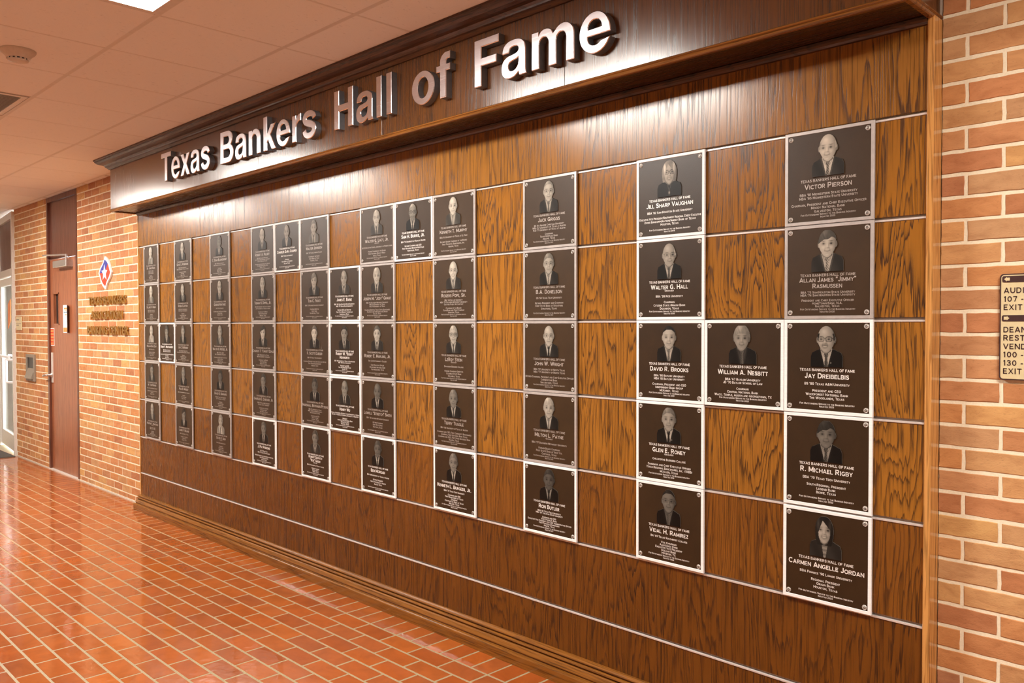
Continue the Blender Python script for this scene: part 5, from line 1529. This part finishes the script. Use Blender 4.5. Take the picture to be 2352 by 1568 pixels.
tag(mt, 'dark floor mat in front of the glass entrance door', 'mat')
tag(MB().box(-14, 2, 0.32, 14, -0.12, -0.02).build('outside_ground', M['concrete']), 'pale paving outside the glass entrance', None, None, 'structure')

# ================================================================== CEILING THINGS
sd = empty('smoke_detector', (2.40, -1.515, ZC))
tag(sd, 'round beige smoke detector hanging from a ceiling tile', 'smoke detector')
MB().lathe([(0.078, 0.006), (0.080, -0.004), (0.076, -0.012), (0.062, -0.024), (0.058, -0.028), (0.050, -0.040)], 40).build('detector_base', M['plastic'], sd, True)
MB().lathe([(0.045, -0.038), (0.045, -0.046)], 40).build('sensor_slots', M['black'], sd)
slot = MB()
for i in range(14):
    a = 2 * math.pi * i / 14
    slot.box(0.0455 * math.cos(a) - 0.004, 0.0455 * math.cos(a) + 0.004, 0.0455 * math.sin(a) - 0.004, 0.0455 * math.sin(a) + 0.004, -0.047, -0.037)
slot.build('slot_ribs', M['plastic'], sd)
MB().lathe([(0.046, -0.046), (0.044, -0.052), (0.030, -0.056), (0.010, -0.057)], 40).build('detector_cap', M['plastic'], sd, True)

vn = empty('air_vent', (CGX + (VENT[0] + 0.5) * CA, CGY - CB / 2, ZC))
tag(vn, 'dark slatted square air return grille set in the ceiling', 'air vent')
e = 0.285
MB().box(-e, e, -e, -e + 0.03, -0.003, 0.01).box(-e, e, e - 0.03, e, -0.003, 0.01).box(-e, -e + 0.03, -e + 0.03, e - 0.03, -0.003, 0.01).box(e - 0.03, e, -e + 0.03, e - 0.03, -0.003, 0.01).build('vent_frame', M['tbar'], vn)
slat = MB().add([(-e + 0.03, -0.010, 0.020), (e - 0.03, -0.010, 0.020), (e - 0.03, 0.006, 0.0), (-e + 0.03, 0.006, 0.0),
                 (-e + 0.03, -0.008, 0.021), (e - 0.03, -0.008, 0.021), (e - 0.03, 0.008, 0.001), (-e + 0.03, 0.008, 0.001)],
                [(0, 1, 2, 3), (7, 6, 5, 4), (0, 4, 5, 1), (3, 2, 6, 7), (0, 3, 7, 4), (1, 5, 6, 2)]).mesh('vent_slat', M['vent'])
for i in range(24):
    link('vent_slat', slat, vn, (0, -e + 0.042 + i * (2 * e - 0.084) / 23, 0.0))
MB().box(-e, e, -e, e, 0.05, 0.06).build('duct_plate', M['black'], vn)

# ================================================================== DIRECTORY SIGN on the right brick wall
sg = empty('directory_sign', (6.303, yb - 0.002, 1.381))
tag(sg, 'tan directional sign with maroon arrow bars and rim on right brick wall', 'sign')
SW, SH = 0.36, 0.311
def rrect(x0, x1, z0, z1, r, n=6):
    pts = []
    for cx_, cz_, a0 in ((x1 - r, z1 - r, 0), (x0 + r, z1 - r, 90), (x0 + r, z0 + r, 180), (x1 - r, z0 + r, 270)):
        for i in range(n + 1):
            a = math.radians(a0 + 90 * i / n)
            pts.append((cx_ + r * math.cos(a), cz_ + r * math.sin(a)))
    return pts
MB().prism_poly(rrect(0, SW, 0, SH, 0.010), -0.008, 0.0).build('rim', M['sign_dark'], sg)
MB().prism_poly(rrect(0.0035, SW - 0.0035, 0.0035, SH - 0.0035, 0.008), -0.0085, -0.008).build('panel', M['sign_tan'], sg)
for z0, z1, left in ((0.286, 0.3045, True), (0.172, 0.190, False)):
    mb = MB().prism_poly(rrect(0.0065, SW - 0.0065, z0, z1, 0.005), -0.0100, -0.0085)
    zc_ = (z0 + z1) / 2
    if left:
        ar = [(0.026, zc_ + 0.0045), (0.026, zc_ - 0.0045), (0.018, zc_ - 0.0045), (0.018, zc_ - 0.0065), (0.0115, zc_), (0.018, zc_ + 0.0065), (0.018, zc_ + 0.0045)]
        ar = ar[::-1]
    else:
        ar = [(0.0115, zc_ + 0.0045), (0.0115, zc_ - 0.0045), (0.0195, zc_ - 0.0045), (0.0195, zc_ - 0.0065), (0.026, zc_), (0.0195, zc_ + 0.0065), (0.0195, zc_ + 0.0045)]
    bo = mb.build('arrow_bar', M['sign_dark'], sg)
    MB().prism_poly(ar, -0.0106, -0.0100).build('arrow', M['sign_tan'], bo)
tm = MB()
for txt, zt in (('AUDITORIUM', 0.2705), ('107 -', 0.2455), ('EXIT', 0.2215), ('DEAN', 0.156), ('RESTROOMS', 0.132), ('VENDING', 0.107), ('100 -', 0.083), ('130 -', 0.0585), ('EXIT', 0.0345)):
    tm = MB()
    put_text(tm, txt, 'small', 0.0165, 0.0105, zt - 0.0165, -0.0092, False, 'l', track=0.06)
    tm.build('lettering_line', M['sign_dark'], sg)
